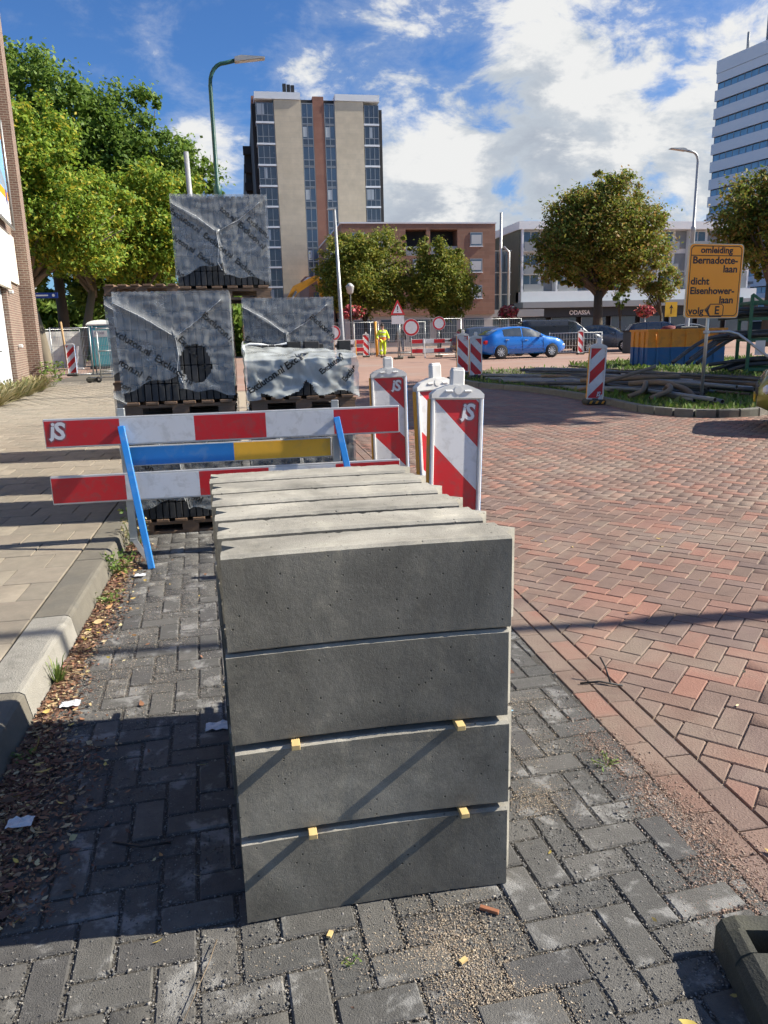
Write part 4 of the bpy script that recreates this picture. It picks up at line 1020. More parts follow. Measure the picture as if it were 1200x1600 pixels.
# ---- green rack full of black pipes
m_green = mat('rack_green', (.025, .12, .06), .5, .2, 4, dirt=(.1, .1, .07), dscale=4, damt=.3)
rk = thing('pipe_rack', 'green steel rack holding coils of black pipe', 'rack', (14.2, 19.8, .05), R(-24))
for x in (-.0, 1.25, 2.5):
    for y in (0, 1.5): MB().box((x, y, 1.1), (.09, .09, 2.2), bev=.005).obj('upright', m_green, rk)
for zz in (.14, .95, 1.55, 2.0):
    for y in (0, 1.5): MB().box((1.25, y, zz), (2.6, .07, .09), bev=.005).obj('rail', m_green, rk)
    for x in (0, 2.5): MB().box((x, .75, zz), (.07, 1.43, .07), bev=.005).obj('cross_rail', m_green, rk)
MB().prism([(-.04, 2.2), (.25, 2.0), (.3, 2.03), (.02, 2.25)], -.03, .03).obj('gusset', m_green, rk)
MB().bb(.16, .42, -.075, -.07, .55, .95).obj('paper_label', mat('paper_white', (.7, .7, .68), .7, .08), rk)
for k in range(22):
    lv = k % 3; zz = (.25, 1.03, 1.64)[lv] + .07 * (k // 9) + rr.uniform(0, .05); y = .12 + (k * .37) % 1.2; ln = rr.uniform(.2, 1.1)
    c_ = Vector((14.2, 19.8, .05)); Mz = Matrix.Rotation(R(-24), 3, 'Z')
    pts_ = [(-ln, y + rr.gauss(0, .12), zz - (.35 if lv == 0 else .12) * rr.random()), (.2, y, zz), (1.4, y + .05, zz + .02), (2.9, y, zz)]
    if lv == 0: pts_[0] = (pts_[0][0], pts_[0][1], max(pts_[0][2], .1))
    if lv == 1 and k % 2: pts_ = [(-ln - 1.0, y - .3, zz - .75)] + pts_
    pipe([tuple(Mz @ Vector(p) + c_) for p in pts_], .055, m_pblk, 'black pipe lying on the %s of the green rack' % ('lowest rails', 'middle rails', 'top rails')[lv], 'black pipes on the %s' % ('lowest rails', 'middle rails', 'top rails')[lv])

# ---- cars
m_tyre = mat('tyre', (.018, .018, .019), .85, .2, 10); m_rim = mat('alloy_rim', (.60, .61, .62), .3, .05, 5, metal=.8); m_cglass = mat('car_glass', (.035, .045, .05), .17, .1, 1, spec=1.0, coat=1)
m_trim = mat('black_trim', (.02, .02, .021), .6, .1); m_lamp = mat('headlamp', (.75, .77, .78), .15, .05, 5, spec=.8); m_rlamp = mat('rear_lamp', (.4, .01, .012), .2, .05)
m_plate = mat('number_plate_yellow', (.75, .48, .03), .5, .05)
def paint(name, col): return mat(name, col, .32, .03, 2, spec=.6, coat=.8, metal=.15)
HATCH = dict(L=4.25, W=.88, hw=.64, top=[(0, .60), (.06, .76), (.25, .86), (.6, .95), (1.05, 1.02), (1.45, 1.24), (1.85, 1.40), (2.2, 1.46), (2.7, 1.46), (3.2, 1.40), (3.6, 1.27), (3.95, 1.08), (4.15, .96), (4.25, .62)],
             belt=[(0, .60), (.5, .84), (1.05, .93), (2, .96), (3.2, 1.0), (3.8, 1.02), (4.25, .62)], low=.22, wheels=(.80, 3.42), r=.325, win=[(1.3, 2.30), (2.36, 3.28)], wst=(1.12, 1.78), wr=(3.45, 3.95))
SUV = dict(L=4.5, W=.92, hw=.70, top=[(0, .7), (.08, .9), (.3, 1.0), (1.1, 1.10), (1.4, 1.3), (1.75, 1.58), (2.1, 1.68), (3.4, 1.68), (4.0, 1.58), (4.3, 1.2), (4.45, 1.05), (4.5, .6)],
           belt=[(0, .7), (.5, .95), (1.1, 1.05), (3.5, 1.10), (4.3, 1.1), (4.5, .6)], low=.28, wheels=(.85, 3.5), r=.36, win=[(1.4, 2.3), (2.36, 3.2), (3.26, 3.95)], wst=(1.18, 1.72), wr=(4.02, 4.3))
VAN = dict(L=4.9, W=.96, hw=.82, top=[(0, .75), (.08, 1.0), (.3, 1.1), (.9, 1.22), (1.2, 1.5), (1.7, 1.88), (2.1, 1.96), (4.6, 1.96), (4.82, 1.85), (4.9, 1.2), (4.9, .6)],
           belt=[(0, .75), (.5, 1.02), (.9, 1.12), (4.6, 1.15), (4.9, .6)], low=.28, wheels=(.9, 3.9), r=.34, win=[(1.25, 2.15)], wst=(.98, 1.66), wr=(4.78, 4.88))
def interp(tab, x):
    for (a, b_), (c_, d) in zip(tab[:-1], tab[1:]):
        if x <= c_: t = (x - a) / max(1e-9, c_ - a); return b_ + (d - b_) * t
    return tab[-1][1]
def car(name, label, spec, body, loc, rz, scale=1.0, plate=True, cat='car', group=None):
    S = spec; t = thing(name, label, cat, loc, rz, group); t.scale = (scale,) * 3
    L, W, hw = S['L'], S['W'], S['hw']
    def sect(x):
        zt = interp(S['top'], x); zb = min(interp(S['belt'], x), zt); e = min(1, .55 + 2.2 * min(x, L - x) / L * 2) if min(x, L - x) < .45 else 1
        e = 1 - .20 * max(0, 1 - min(x, L - x) / .55) ** 2
        lo = S['low'] + .12 * max(0, 1 - x / .3) + .12 * max(0, 1 - (L - x) / .3); w_ = W * e; g_ = max(0, min(1, (zt - zb) / .3))
        top_w = w_ * .88 + (hw * e - w_ * .88) * g_
        return [(w_ * .90, lo), (w_ * .985, lo + .12), (w_ * 1.0, lo + (zb - lo) * .6), (w_ * .965, zb), (w_ * .965 + (top_w - w_ * .965) * .5, zb + (zt - zb) * .52), (top_w, zb + (zt - zb) * .90), (top_w * .82, zt - .004), (0, zt + .012)]
    xs = [L * i / 44 for i in range(45)]; b = MB(); vs = []; n = 15
    for x in xs:
        s_ = sect(x)
        for (y, zz) in s_: vs.append((x, -y, zz))
        for (y, zz) in s_[-2::-1]: vs.append((x, y, zz))
    fs = [(i * n + j, (i + 1) * n + j, (i + 1) * n + j + 1, i * n + j + 1) for i in range(44) for j in range(n - 1)]
    fs += [tuple(range(n)), tuple(44 * n + j for j in range(n))[::-1]] + [(i * n, i * n + n - 1, (i + 1) * n + n - 1, (i + 1) * n) for i in range(44)]
    b.add(vs, fs, 0, True); bd = b.obj('body', body, t)
    def side_pt(x, u, sd, off=.008):
        s_ = sect(x); a = s_[3]; m2 = s_[4]; c_ = s_[5]
        if u < .5: y = a[0] + (m2[0] - a[0]) * u * 2; zz = a[1] + (m2[1] - a[1]) * u * 2
        else: y = m2[0] + (c_[0] - m2[0]) * (u - .5) * 2; zz = m2[1] + (c_[1] - m2[1]) * (u - .5) * 2
        return (x, sd * (y + off), zz)
    for sd in (-1, 1):
        for k, (x0, x1) in enumerate(S['win']):
            b = MB(); vs = []; N = 10
            for i in range(N + 1):
                x = x0 + (x1 - x0) * i / N; sh = min(1, (sect(x)[5][1] - sect(x)[3][1]) / .12)
                for u in (.06, .5, .96): vs.append(side_pt(x, u, sd))
            b.add(vs, [(i * 3 + j, i * 3 + j + 1, (i + 1) * 3 + j + 1, (i + 1) * 3 + j) for i in range(N) for j in range(2)], 0, True); b.obj('side_window', m_cglass, t)
        for wx in S['wheels']:
            whl = MB(); rt = S['r']; Mx = Matrix.Rotation(R(90), 3, 'X')
            whl.lathe([(rt * .62, -.1), (rt * .93, -.1), (rt, -.07), (rt, .07), (rt * .93, .1), (rt * .62, .1)], 24, M=Mx); wo_ = whl.obj('wheel', m_tyre, t, (wx, sd * (W - .075), rt))
            rm = MB()
            yy = sd * .088
            for q in range(10):
                a = 2 * math.pi * q / 10; d = Vector((math.cos(a), 0, math.sin(a))); p_ = Vector((-d.z, 0, d.x))
                A, B_ = d * rt * .14, d * rt * .6; rm.add([A + p_ * .014 + Vector((0, yy, 0)), A - p_ * .014 + Vector((0, yy, 0)), B_ - p_ * .026 + Vector((0, yy, 0)), B_ + p_ * .026 + Vector((0, yy, 0))], [(0, 1, 2, 3)])
            rm.disc((0, yy, 0), rt * .66, 24, r0=rt * .58); rm.disc((0, yy, 0), rt * .16, 12); rm.obj('rim', m_rim, wo_)
            MB().disc((0, sd * .06, 0), rt * .62, 20).obj('rim_well', m_trim, wo_)
            ar = MB(); vs = []
            for q in range(19):
                a = math.pi * (q / 18) * 1.06 - .1
                for rad in (rt * 1.04, rt * 1.19): vs.append((wx + rad * math.cos(a), sd * (W + .004), rt + rad * math.sin(a)))
            ar.add(vs, [(2 * q, 2 * q + 1, 2 * q + 3, 2 * q + 2) for q in range(18)]); ar.obj('wheel_arch', m_trim if spec is not HATCH else body, t)
            MB().disc((wx, sd * (W - .002), rt + .01), rt * 1.05, 22).obj('arch_well', m_trim, t)
        mi_ = MB().box((S['win'][0][0] + .12, sd * (W + .07), sect(1.5)[3][1] + .06), (.13, .17, .12), bev=.03); mi_.obj('wing_mirror', body, t)
        for xs_ in (S['win'][0][0] - .05, S['win'][0][1] + .03, S['win'][min(1, len(S['win']) - 1)][1] - .1): MB().box((xs_, sd * (W + .0005), S['low'] + .42), (.014, .012, .56)).obj('door_seam', m_trim, t)
        for k, (x0, x1) in enumerate(S['win'][:2]): MB().box((x1 - .16, sd * (W + .006), sect(x1)[3][1] - .13), (.18, .03, .03), bev=.008).obj('door_handle', body if spec is not HATCH else m_rim, t)
        MB().box(((S['wheels'][0] + S['wheels'][1]) / 2, sd * (W + .004), S['low'] + .26), (1.9, .02, .025), bev=.004).obj('rub_strip', body if spec is HATCH else m_trim, t)
        MB().box((.22, sd * (W * .78), sect(.2)[3][1] - .12), (.34, .22, .13), bev=.04).obj('headlamp', m_lamp, t)
        MB().box((L - .12, sd * (W * .78), sect(L - .3)[3][1] - .12), (.2, .2, .18), bev=.04).obj('rear_lamp', m_rlamp, t)
    for nm, (x0, x1) in (('windscreen', S['wst']), ('rear_window', S['wr'])):
        b = MB(); vs = []
        for i in range(7):
            x = x0 + (x1 - x0) * i / 6; s_ = sect(x); zt = s_[7][1]; wy = s_[6][0] * 1.06
            for q in (-1, -.5, 0, .5, 1): vs.append((x - (.006 if nm == 'windscreen' else -.006), wy * q, zt + .012 - .016 * abs(q)))
        b.add(vs, [(i * 5 + j, i * 5 + j + 1, (i + 1) * 5 + j + 1, (i + 1) * 5 + j) for i in range(6) for j in range(4)], 0, True); b.obj(nm, m_cglass, t)
    gr = MB().box((.03, 0, S['low'] + .32), (.1, W * 1.2, .14), bev=.02); gr.obj('grille', m_trim, t)
    if plate: MB().box((-.03, 0, S['low'] + .2), (.02, .5, .11)).obj('number_plate', m_plate, t)
    return t
p_blue = paint('paint_blue', (.008, .155, .56)); p_blk = paint('paint_black', (.03, .032, .034)); p_gray = paint('paint_grey', (.16, .17, .175)); p_navy = paint('paint_navy', (.035, .045, .075)); p_olive = paint('paint_olive', (.24, .24, .035))
# loc is the nose on the ground; rz turns the nose direction
def place_car(nose, tail_dir_deg): return (nose[0], nose[1], 0), R(tail_dir_deg)
l_, r_ = place_car((16.85, 39.6), 187); car('parked_car', 'bright blue hatchback with silver alloy wheels on the road', HATCH, p_blue, l_, r_, 1.12)
l_, r_ = place_car((16.4, 43.2), 187); car('parked_car', 'dark car behind the tail of the blue hatchback', SUV, p_navy, l_, r_, 1.0)
l_, r_ = place_car((21.6, 44.4), 172); car('parked_van', 'black van parked behind the white railing', VAN, p_blk, l_, r_, 1.02, cat='van')
l_, r_ = place_car((24.6, 44.6), 140); car('parked_car', 'dark grey car facing the road beside the chestnut trunk', HATCH, p_gray, l_, r_, 1.12)
l_, r_ = place_car((29.6, 46.6), 160); car('parked_car', 'dark navy estate car behind the skip', SUV, p_navy, l_, r_, 1.05)
l_, r_ = place_car((35.5, 52.0), 150); car('parked_car', 'grey car farthest right in the parked row', HATCH, p_gray, l_, r_, 1.1)
l_, r_ = place_car((7.36, 9.98), -35); car('parked_car', 'olive green car cut off by the right photo edge', HATCH, p_olive, l_, r_, 1.0)

# ================================================================== BUILDINGS
m_lbrick = brick_mat('brown_house_brick', (.155, .09, .07), (.225, .13, .10), (.33, .29, .23))
m_cream = mat('cream_panel', (.74, .70, .60), .6, .06, 2); m_door = mat('door_pale_blue', (.60, .63, .64), .55, .08, 2, dirt=(.45, .45, .43), dscale=2, damt=.3)
m_win = glass_mat('window_glass', (.06, .08, .10)); m_win2 = glass_mat('window_glass_blue', (.075, .12, .17)); m_dark2 = mat('dark_recess', (.03, .03, .032), .7, .2)
X0 = -5.55
HROT = R(8); _p = Matrix.Rotation(HROT, 3, 'Z') @ Vector((X0, 24.6, 0)); HOFF = Vector((-6.30, 24.6, 0)) - _p     # the house stands 8 degrees off the kerb line
lb = thing('brick_house', 'brick building on the left with white doors and a banner', 'building', HOFF, HROT)
# facade in pieces round the door opening (door y 14..21.4)
b = MB(); b.bb(-14, X0, 21.7, 24.6, 0, 13); b.bb(-14, X0, 8, 21.7, 3.05, 13); b.bb(-14, X0, 8, 13.5, 0, 3.05); b.bb(-14, X0 - .25, 13.5, 21.7, 0, 3.05); b.obj('wall', m_lbrick, lb)
pier = MB(); pier.bb(X0 - .9, X0 + .0, 24.6, 25.2, 0, 13); pier.bb(X0, X0 + .0 + .34, 24.3, 25.2, 0, 13); pier.obj('pier', m_lbrick, lb)
MB().bb(X0, X0 + .06, 8, 24.15, 3.05, 4.35).obj('cream_fascia', m_cream, lb); MB().bb(X0, X0 + .1, 13.4, 22.0, 2.82, 3.05).obj('door_lintel', m_cream, lb)
for k in range(4):
    y0 = 13.6 + k * 2.02; d = MB().bb(X0 - .2, X0 - .12, y0, y0 + 1.99, .12, 2.82).obj('door', m_door, lb)
    MB().tube([(X0 - .12, y0 + .12, 1.25), (X0 - .05, y0 + .12, 1.25), (X0 - .05, y0 + .22, 1.25)], .015, 6).obj('handle', m_trim, d)
    for q in range(3):
        for z_ in (.4, .5): MB().bb(X0 - .12, X0 - .116, y0 + .3 + q * .5, y0 + .6 + q * .5, z_, z_ + .05).obj('vent_slot', m_dark2, d)
MB().bb(X0, X0 + .25, 8, 24.3, 12.8, 13.05).obj('eaves', m_cream, lb)
for z_, y in ((2.75, 22.1), (1.35, 22.6)): MB().box((X0 + .06, y, z_), (.12, .14, .1), bev=.02).obj('wall_fitting', m_wht, lb)
bn = thing('banner', 'framed advertising banner with a building picture and orange stripes', 'banner', Matrix.Rotation(HROT, 3, 'Z') @ Vector((X0 + .14, 16.2, 4.55)) + HOFF, HROT)
L0, L1, Z1 = 0, 7.0, 2.55
MB().bb(0, .02, L0, L1, 0, Z1).obj('banner_cloth', m_wht, bn)
MB().bb(.021, .024, L0, L1 - .02, 2.15, Z1 - .02).obj('orange_stripe', m_oran, bn); MB().bb(.021, .024, L0, L1 - .02, .62, .82).obj('orange_stripe', m_oran, bn)
MB().bb(.021, .0235, L0, L1 - .02, .83, 2.14).obj('printed_sky', mat('print_blue', (.20, .42, .72), .5, .15, 1.2), bn)
b = MB()
for k in range(6): b.add([(.0245, 4.6, .9 + k * .17), (.0245, 6.75, .86 + k * .03), (.0245, 6.75, .90 + k * .03), (.0245, 4.6, .99 + k * .17)], [(0, 1, 2, 3)])
b.obj('printed_facade', mat('print_grey', (.25, .28, .32), .5, .15, 3), bn)
MB().add([(.025, 6.5, .85), (.025, 6.8, .85), (.025, 6.8, .6), (.025, 6.65, .45), (.025, 6.5, .6)], [(0, 1, 2, 3, 4)]).obj('shield_emblem', mat('shield_blue', (.05, .06, .25), .5), bn)
for a, b_ in (((.06, 0, -.1), (.06, 7.1, -.1)), ((.06, 7.1, -.1), (.06, 7.1, 2.65)), ((.06, 0, 2.65), (.06, 7.1, 2.65))): MB().tube([a, b_], .03, 8).obj('frame_tube', m_galv, bn)
for k in range(8): MB().tube([(.03, 6.99, .1 + k * .33), (.06, 7.1, .1 + k * .33)], .012, 5).obj('tie', m_trim, bn)
for k in range(24): MB().tube([(.03, .1 + k * .29, .0), (.06, .1 + k * .29, -.1)], .014, 5).obj('tie', m_trim, bn)

# ---- apartment tower
m_tan = brick_mat('tan_brick', (.56, .47, .34), (.60, .505, .37), (.53, .45, .34), 2.4, .62, .02, .1); m_rust = brick_mat('rust_brick', (.27, .125, .085), (.30, .145, .10), (.27, .145, .11), 2.0, .62, .02, .1); m_tdark = mat('tower_dark', (.032, .03, .03), .8, .2, .3)
m_tw = mat('tower_white', (.75, .76, .77), .6, .06, .4); m_frame = mat('frame_grey', (.26, .28, .30), .5, .1, .5); m_blind = mat('blind_pale', (.5, .52, .52), .6, .1, .5)
TY = 105.0; tw = thing('apartment_tower', 'tall tan brick apartment tower with dark glazed strips', 'building', (0, 0, 0))
def P(nm, m, *a): return MB().bb(*a).obj(nm, m, tw)
P('wall', m_tan, 5.9, 9.3, TY, TY + 14, 0, 30.4); P('wall', m_tan, 13.6, 17.3, TY, TY + 14, 0, 30.4); P('rust_strip', m_rust, 10.8, 12.2, TY + .05, TY + 14, 0, 30.9)
P('dark_flank', m_tdark, 3.15, 5.9, TY + 1.6, TY + 40, 0, 30.3); P('core', m_tdark, 9.3, 10.8, TY + .5, TY + 14, 0, 30.6); P('core', m_tdark, 12.2, 13.6, TY + .5, TY + 14, 0, 30.6); P('dark_flank', m_tdark, 17.3, 19.35, TY + 1.6, TY + 14, 0, 30.3)
P('side_pier', m_tdark, 19.36, 19.75, TY + .3, TY + 14, 0, 29.6); P('rear_wing', m_tdark, 2.2, 3.1, TY + 18, TY + 60, 0, 28.5)
P('parapet', m_tw, 3.5, 9.25, TY - .15, TY + 14, 30.45, 31.25); P('parapet', m_tw, 13.65, 19.4, TY - .15, TY + 14, 30.45, 31.2); P('roof_box', m_rust, 3.2, 4.2, TY + 3, TY + 8, 30.5, 31.6)
for k in range(12):
    z0 = 30.1 - 2.5 * (k + 1) + .05
    for x0, x1, nm in ((3.55, 5.86, 'glazed_balcony'), (17.34, 19.33, 'glazed_balcony')):
        w_ = MB().bb(x0, x1, TY + .0, TY + 1.6, z0, z0 + .22).obj(nm, m_tw, tw)
        MB().bb(x0 + .05, x1 - .05, TY + .12, TY + .16, z0 + .23, z0 + 2.42).obj('pane', m_win, w_)
        fr = MB()
        for q in range(4): xx = x0 + .06 + (x1 - x0 - .16) * q / 3; fr.bb(xx, xx + .07, TY + .04, TY + .115, z0 + .222, z0 + 2.45)
        fr.bb(x0 + .06, x1 - .06, TY + .045, TY + .11, z0 + .95, z0 + 1.02); fr.obj('frame', m_frame, w_)
        if (k * 7 + int(x0)) % 3 == 0: MB().bb(x0 + .2 + .5 * (k % 2), x0 + 1.1, TY + .105, TY + .118, z0 + 1.05, z0 + 2.3).obj('blind', m_blind, w_)
    for x0, x1 in ((9.33, 10.77), (12.23, 13.57)):
        w_ = MB().bb(x0, x1, TY + .08, TY + .3, z0, z0 + 2.3).obj('window', m_win2, tw)
        fr = MB()
        for q in range(3): xx = x0 + (x1 - x0 - .08) * q / 2; fr.bb(xx, xx + .08, TY + .02, TY + .078, z0, z0 + 2.48)
        for z_ in (z0 - .0, z0 + .75, z0 + 2.35): fr.bb(x0 + .085, x1 - .085, TY + .025, TY + .075, z_, z_ + .1)
        fr.obj('frame', m_frame, w_); MB().bb(x0 + .1, x1 - .1, TY + .055, TY + .077, z0 + .12, z0 + .72).obj('spandrel', m_win, w_)
        if (k * 5 + int(x1)) % 3 == 0: MB().bb(x0 + .12, x0 + .62, TY + .05, TY + .079, z0 + 1.0, z0 + 2.2).obj('blind', m_blind, w_)
    bal = MB(); bal.bb(2.0, 3.14, TY + 17 + 0, TY + 17.9, z0, z0 + 1.1); bal.obj('side_balcony', m_tdark, tw)
for x, y, h_ in ((7.2, 1.5, 1.5), (7.8, 2.5, 1.7), (8.2, 1, 1.2)): MB().bb(x, x + .45, TY + y, TY + y + .4, 31.0, 31.2 + h_).obj('antenna', m_trim, tw)
P('entrance_annex', m_rust, 8.2, 12.5, TY - 8, TY - .2, 0, 8.5)

# ---- brown apartment house
m_bbrick = brick_mat('brown_brick', (.25, .135, .09), (.30, .165, .11), (.28, .18, .13), 1.2, .4, .015, .1)
BY = 80.0; bh = thing('brown_apartment_house', 'low brown brick apartment house behind the round trees', 'building', (0, 0, 0))
def P(nm, m, *a, par=None): return MB().bb(*a).obj(nm, m, par or bh)
P('wall', m_bbrick, 10.6, 17.2, BY, BY + 22, 3.2, 12.3); P('wall', m_bbrick, 22.7, 26.8, BY, BY + 22, 3.2, 12.3); P('wall', m_bbrick, 17.2, 22.7, BY, BY + 22, 3.2, 9.2); P('wall', m_bbrick, 17.2, 22.7, BY, BY + 22, 11.75, 12.3); P('loggia_back', m_dark2, 17.2, 22.7, BY + 1.8, BY + 22, 9.2, 11.75)
P('parapet', m_tw, 10.5, 26.9, BY - .06, BY + 22.05, 12.3, 12.45); P('ground_floor', mat('plinth_grey', (.42, .40, .37), .8, .1, .5), 10.7, 26.7, BY + .3, BY + 22, 0, 3.2); P('loggia_post', m_bbrick, 19.4, 19.8, BY + .02, BY + .5, 9.2, 11.75)
P('loggia_rail', m_frame, 17.2, 22.7, BY + .06, BY + .1, 9.2, 10.1)
for z0 in (10.1, 7.5, 4.85):
    for x0, x1 in ((24.05, 25.4), (14.2, 15.6), (11.6, 13.0)) + (((17.9, 19.2), (20.6, 21.9)) if z0 < 9 else ()):
        w_ = P('window', m_frame, x0, x1, BY - .05, BY - .002, z0, z0 + 1.35); P('pane', m_win2, x0 + .1, x1 - .1, BY - .07, BY - .051, z0 + .1, z0 + 1.25, par=w_); P('curtain', m_blind, x0 + .14, x1 - .14, BY - .076, BY - .071, z0 + .2, z0 + 1.1, par=w_); P('sill', m_tw, x0 - .05, x1 + .05, BY - .13, BY - .0, z0 - .08, z0 - .005, par=w_)
    for y0 in (83.5, 88, 92.5):
        w_ = P('window', m_frame, 10.55, 10.598, y0, y0 + 1.6, z0, z0 + 1.4); P('pane', m_win2, 10.53, 10.549, y0 + .1, y0 + 1.5, z0 + .1, z0 + 1.3, par=w_)
for x0 in (11.5, 14.5, 17.5, 20.5, 23.5): P('shop_window', m_win, x0, x0 + 2.2, BY + .25, BY + .298, .5, 2.8)
lw = thing('low_brick_wing', 'low stepped brick wing left of the brown apartment house', 'building', (0, 0, 0)); MB().bb(7.6, 10.4, 86, 100, 0, 7.4).obj('wall', m_bbrick, lw); MB().bb(7.5, 10.45, 85.9, 100, 7.4, 7.6).obj('parapet', m_tw, lw); MB().bb(8.1, 9.7, 85.93, 85.998, 4.4, 6.0).obj('window', m_win, lw)

# ---- white apartment block with shops
WY = 92.0; wb = thing('white_apartment_block', 'white four storey apartment block over dark shops', 'building', (0, 0, 0))
def P(nm, m, *a, par=None): return MB().bb(*a).obj(nm, m, par or wb)
m_olive = mat('olive_cladding', (.14, .145, .10), .8, .15, .6); m_whitew = mat('white_render', (.82, .82, .80), .8, .08, .4); m_gp = mat('grey_panel', (.27, .285, .29), .7, .1, .6); m_shopd = mat('shop_fascia', (.022, .024, .027), .5, .2)
P('wall', m_whitew, 34.2, 66, WY + 1.3, WY + 14, 4.7, 13.4); P('side_wall', m_olive, 34.0, 34.19, WY + .4, WY + 14, 4.7, 13.3); P('roof_band', m_whitew, 33.8, 66, WY - .1, WY + 14, 13.3, 14.2)
P('canopy', m_gp, 33.5, 66, WY - 2.6, WY + .5, 4.0, 4.7); P('white_band', m_whitew, 34, 66, WY - .6, WY + 1.29, 4.71, 6.0); P('shop_fascia', m_shopd, 33.8, 66, WY - 1.2, WY - .3, 2.9, 3.98); P('shop_back', m_dark2, 34, 66, WY + .2, WY + 4, 0, 3.98)
for k, (x0) in enumerate((35.0, 39, 43, 47, 51, 55, 59, 63)):
    w_ = P('shop_window', m_win, x0 - .9, x0 + 2.4, WY - .25, WY - .2, .3, 2.85); P('shop_frame', m_frame, x0 - .95, x0 - .85, WY - .3, WY - .26, .0, 2.88, par=w_)
for k in range(7):
    x0 = 34.5 + k * 4.5
    for z0 in (10.9, 8.2, 5.95):
        w_ = P('window', m_whitew, x0 + .2, x0 + 2.4, WY + 1.2, WY + 1.298, z0 + .3, z0 + 2.3); P('pane', m_win2, x0 + .3, x0 + 1.2, WY + 1.15, WY + 1.199, z0 + .4, z0 + 2.2, par=w_); P('pane', m_win, x0 + 1.35, x0 + 2.3, WY + 1.15, WY + 1.199, z0 + .4, z0 + 2.2, par=w_)
        bl = P('balcony', m_whitew, x0 - .05, x0 + 2.6, WY - .05, WY + 1.29, z0 - .15, z0 + .02); P('balcony_front', m_gp, x0, x0 + 2.55, WY - .1, WY - .05, z0 - .1, z0 + .95, par=bl)
        P('grey_panel', m_gp, x0 + 2.75, x0 + 4.2, WY + 1.22, WY + 1.298, z0 + .2, z0 + 2.3)
    P('party_wall', m_whitew, x0 - .3, x0 - .08, WY - .02, WY + 1.29, 6.02, 13.29)
sl_ = thing('shop_sign', 'white lettered shop sign on the dark fascia left of the chestnut', 'shop sign', (41.4, WY - 1.26, 3.15)); text_part('lettering', 'ODASSA', .72, mat('sign_white', (.8, .8, .8), .5), sl_, (0, 0, 0), align='CENTER', bold=.02, extrude=.02)
jn = thing('glazed_stairwell', 'glazed stairwell with a steel flue beside the brown house', 'building', (0, 0, 0)); MB().bb(27.2, 30.6, 86, 92, 0, 10.2).obj('glass_wall', m_win, jn)
for x in (27.2, 28.3, 29.4, 30.5): MB().bb(x, x + .1, 85.9, 85.99, 0, 10.2).obj('mullion', m_gp, jn)
for z_ in (3, 5.4, 7.8, 10.15): MB().bb(27.1, 30.7, 85.85, 85.89, z_, z_ + .12).obj('transom', m_gp, jn)
MB().tube([(29.3, 85.5, 3), (29.3, 85.5, 14.2)], .15, 10).obj('flue', m_galv, jn); MB().tube([(30.2, 85.3, 3.2), (30.2, 85.3, 10), (29.6, 85.4, 10.6)], .14, 10).obj('duct', m_galv, jn); MB().bb(27, 33.6, 83, 86, 2.9, 3.7).obj('canopy', m_gp, jn)

# ---- white office tower
of = thing('office_tower', 'tall white office tower with blue ribbon windows at the right', 'building', (95.4, 150, 0), R(-90 + 12))
m_ofw = mat('office_white', (.74, .75, .78), .6, .05, .1); m_ofg = glass_mat('office_glass', (.16, .33, .48))
def P(nm, m, *a, par=None): return MB().bb(*a).obj(nm, m, par or of)
# local +x runs along the visible face towards the camera, +y points right, away from view
P('core', m_dark2, .6, 62, .5, 20, 0, 50); P('top_band', m_ofw, 0, 62.5, 0, 20.5, 49.6, 51.9); P('top_band', m_ofw, .1, 62.4, .1, 20.4, 47.9, 49.55)
nfl = 14
for k in range(nfl):
    z0 = 47.9 - 3.28 * (k + 1); w_ = P('spandrel_band', m_ofw, 0, 62.5, 0, 20.5, z0, z0 + 1.95); g_ = P('window_strip', m_ofg, .35, 62, .35, 20, z0 + 1.95, z0 + 3.279, par=w_)
    mu = MB()
    for q in range(38): mu.bb(.35 + q * 1.62, .45 + q * 1.62, .29, .349, z0 + 1.951, z0 + 3.278)
    mu.obj('mullions', m_frame, g_)['kind'] = 'stuff'; P('shadow_gap', m_dark2, .36, 62, .3, .345, z0 + 3.1, z0 + 3.277, par=w_)
P('roof_house', m_tdark, 9.5, 20, 4, 14, 51.9, 57.5)
for x, h_ in ((4.5, 4), (9.0, 5.5), (11.5, 10)): MB().tube([(x, 3, 51.9), (x, 3, 51.9 + h_)], .25, 8).obj('antenna', m_frame, of)
# low backdrop of distant roofs so that the street ends in buildings
for k, (x0, x1, y, h_) in enumerate(((-70, -30, 120, 9), (-28, -6, 130, 8), (68, 84, 118, 8), (-5, 2.0, 140, 10))):
    t = thing('distant_house', ('low brick row far behind the left trees', 'brick house far behind the left trees', 'pale house between white block and office tower', 'brick block behind the apartment tower')[k], 'building', (0, 0, 0)); MB().bb(x0, x1, y, y + 12, 0, h_).obj('wall', m_bbrick if k != 2 else m_whitew, t); MB().bb(x0 - .3, x1 + .3, y - .3, y + 12.3, h_, h_ + .4).obj('roof', m_gp, t)
    for q in range(int((x1 - x0) / 3.5)):
        for z0 in (1.2, 4.2): MB().bb(x0 + 1 + q * 3.5, x0 + 2.6 + q * 3.5, y - .06, y - .002, z0, z0 + 1.5).obj('window', m_win, t)

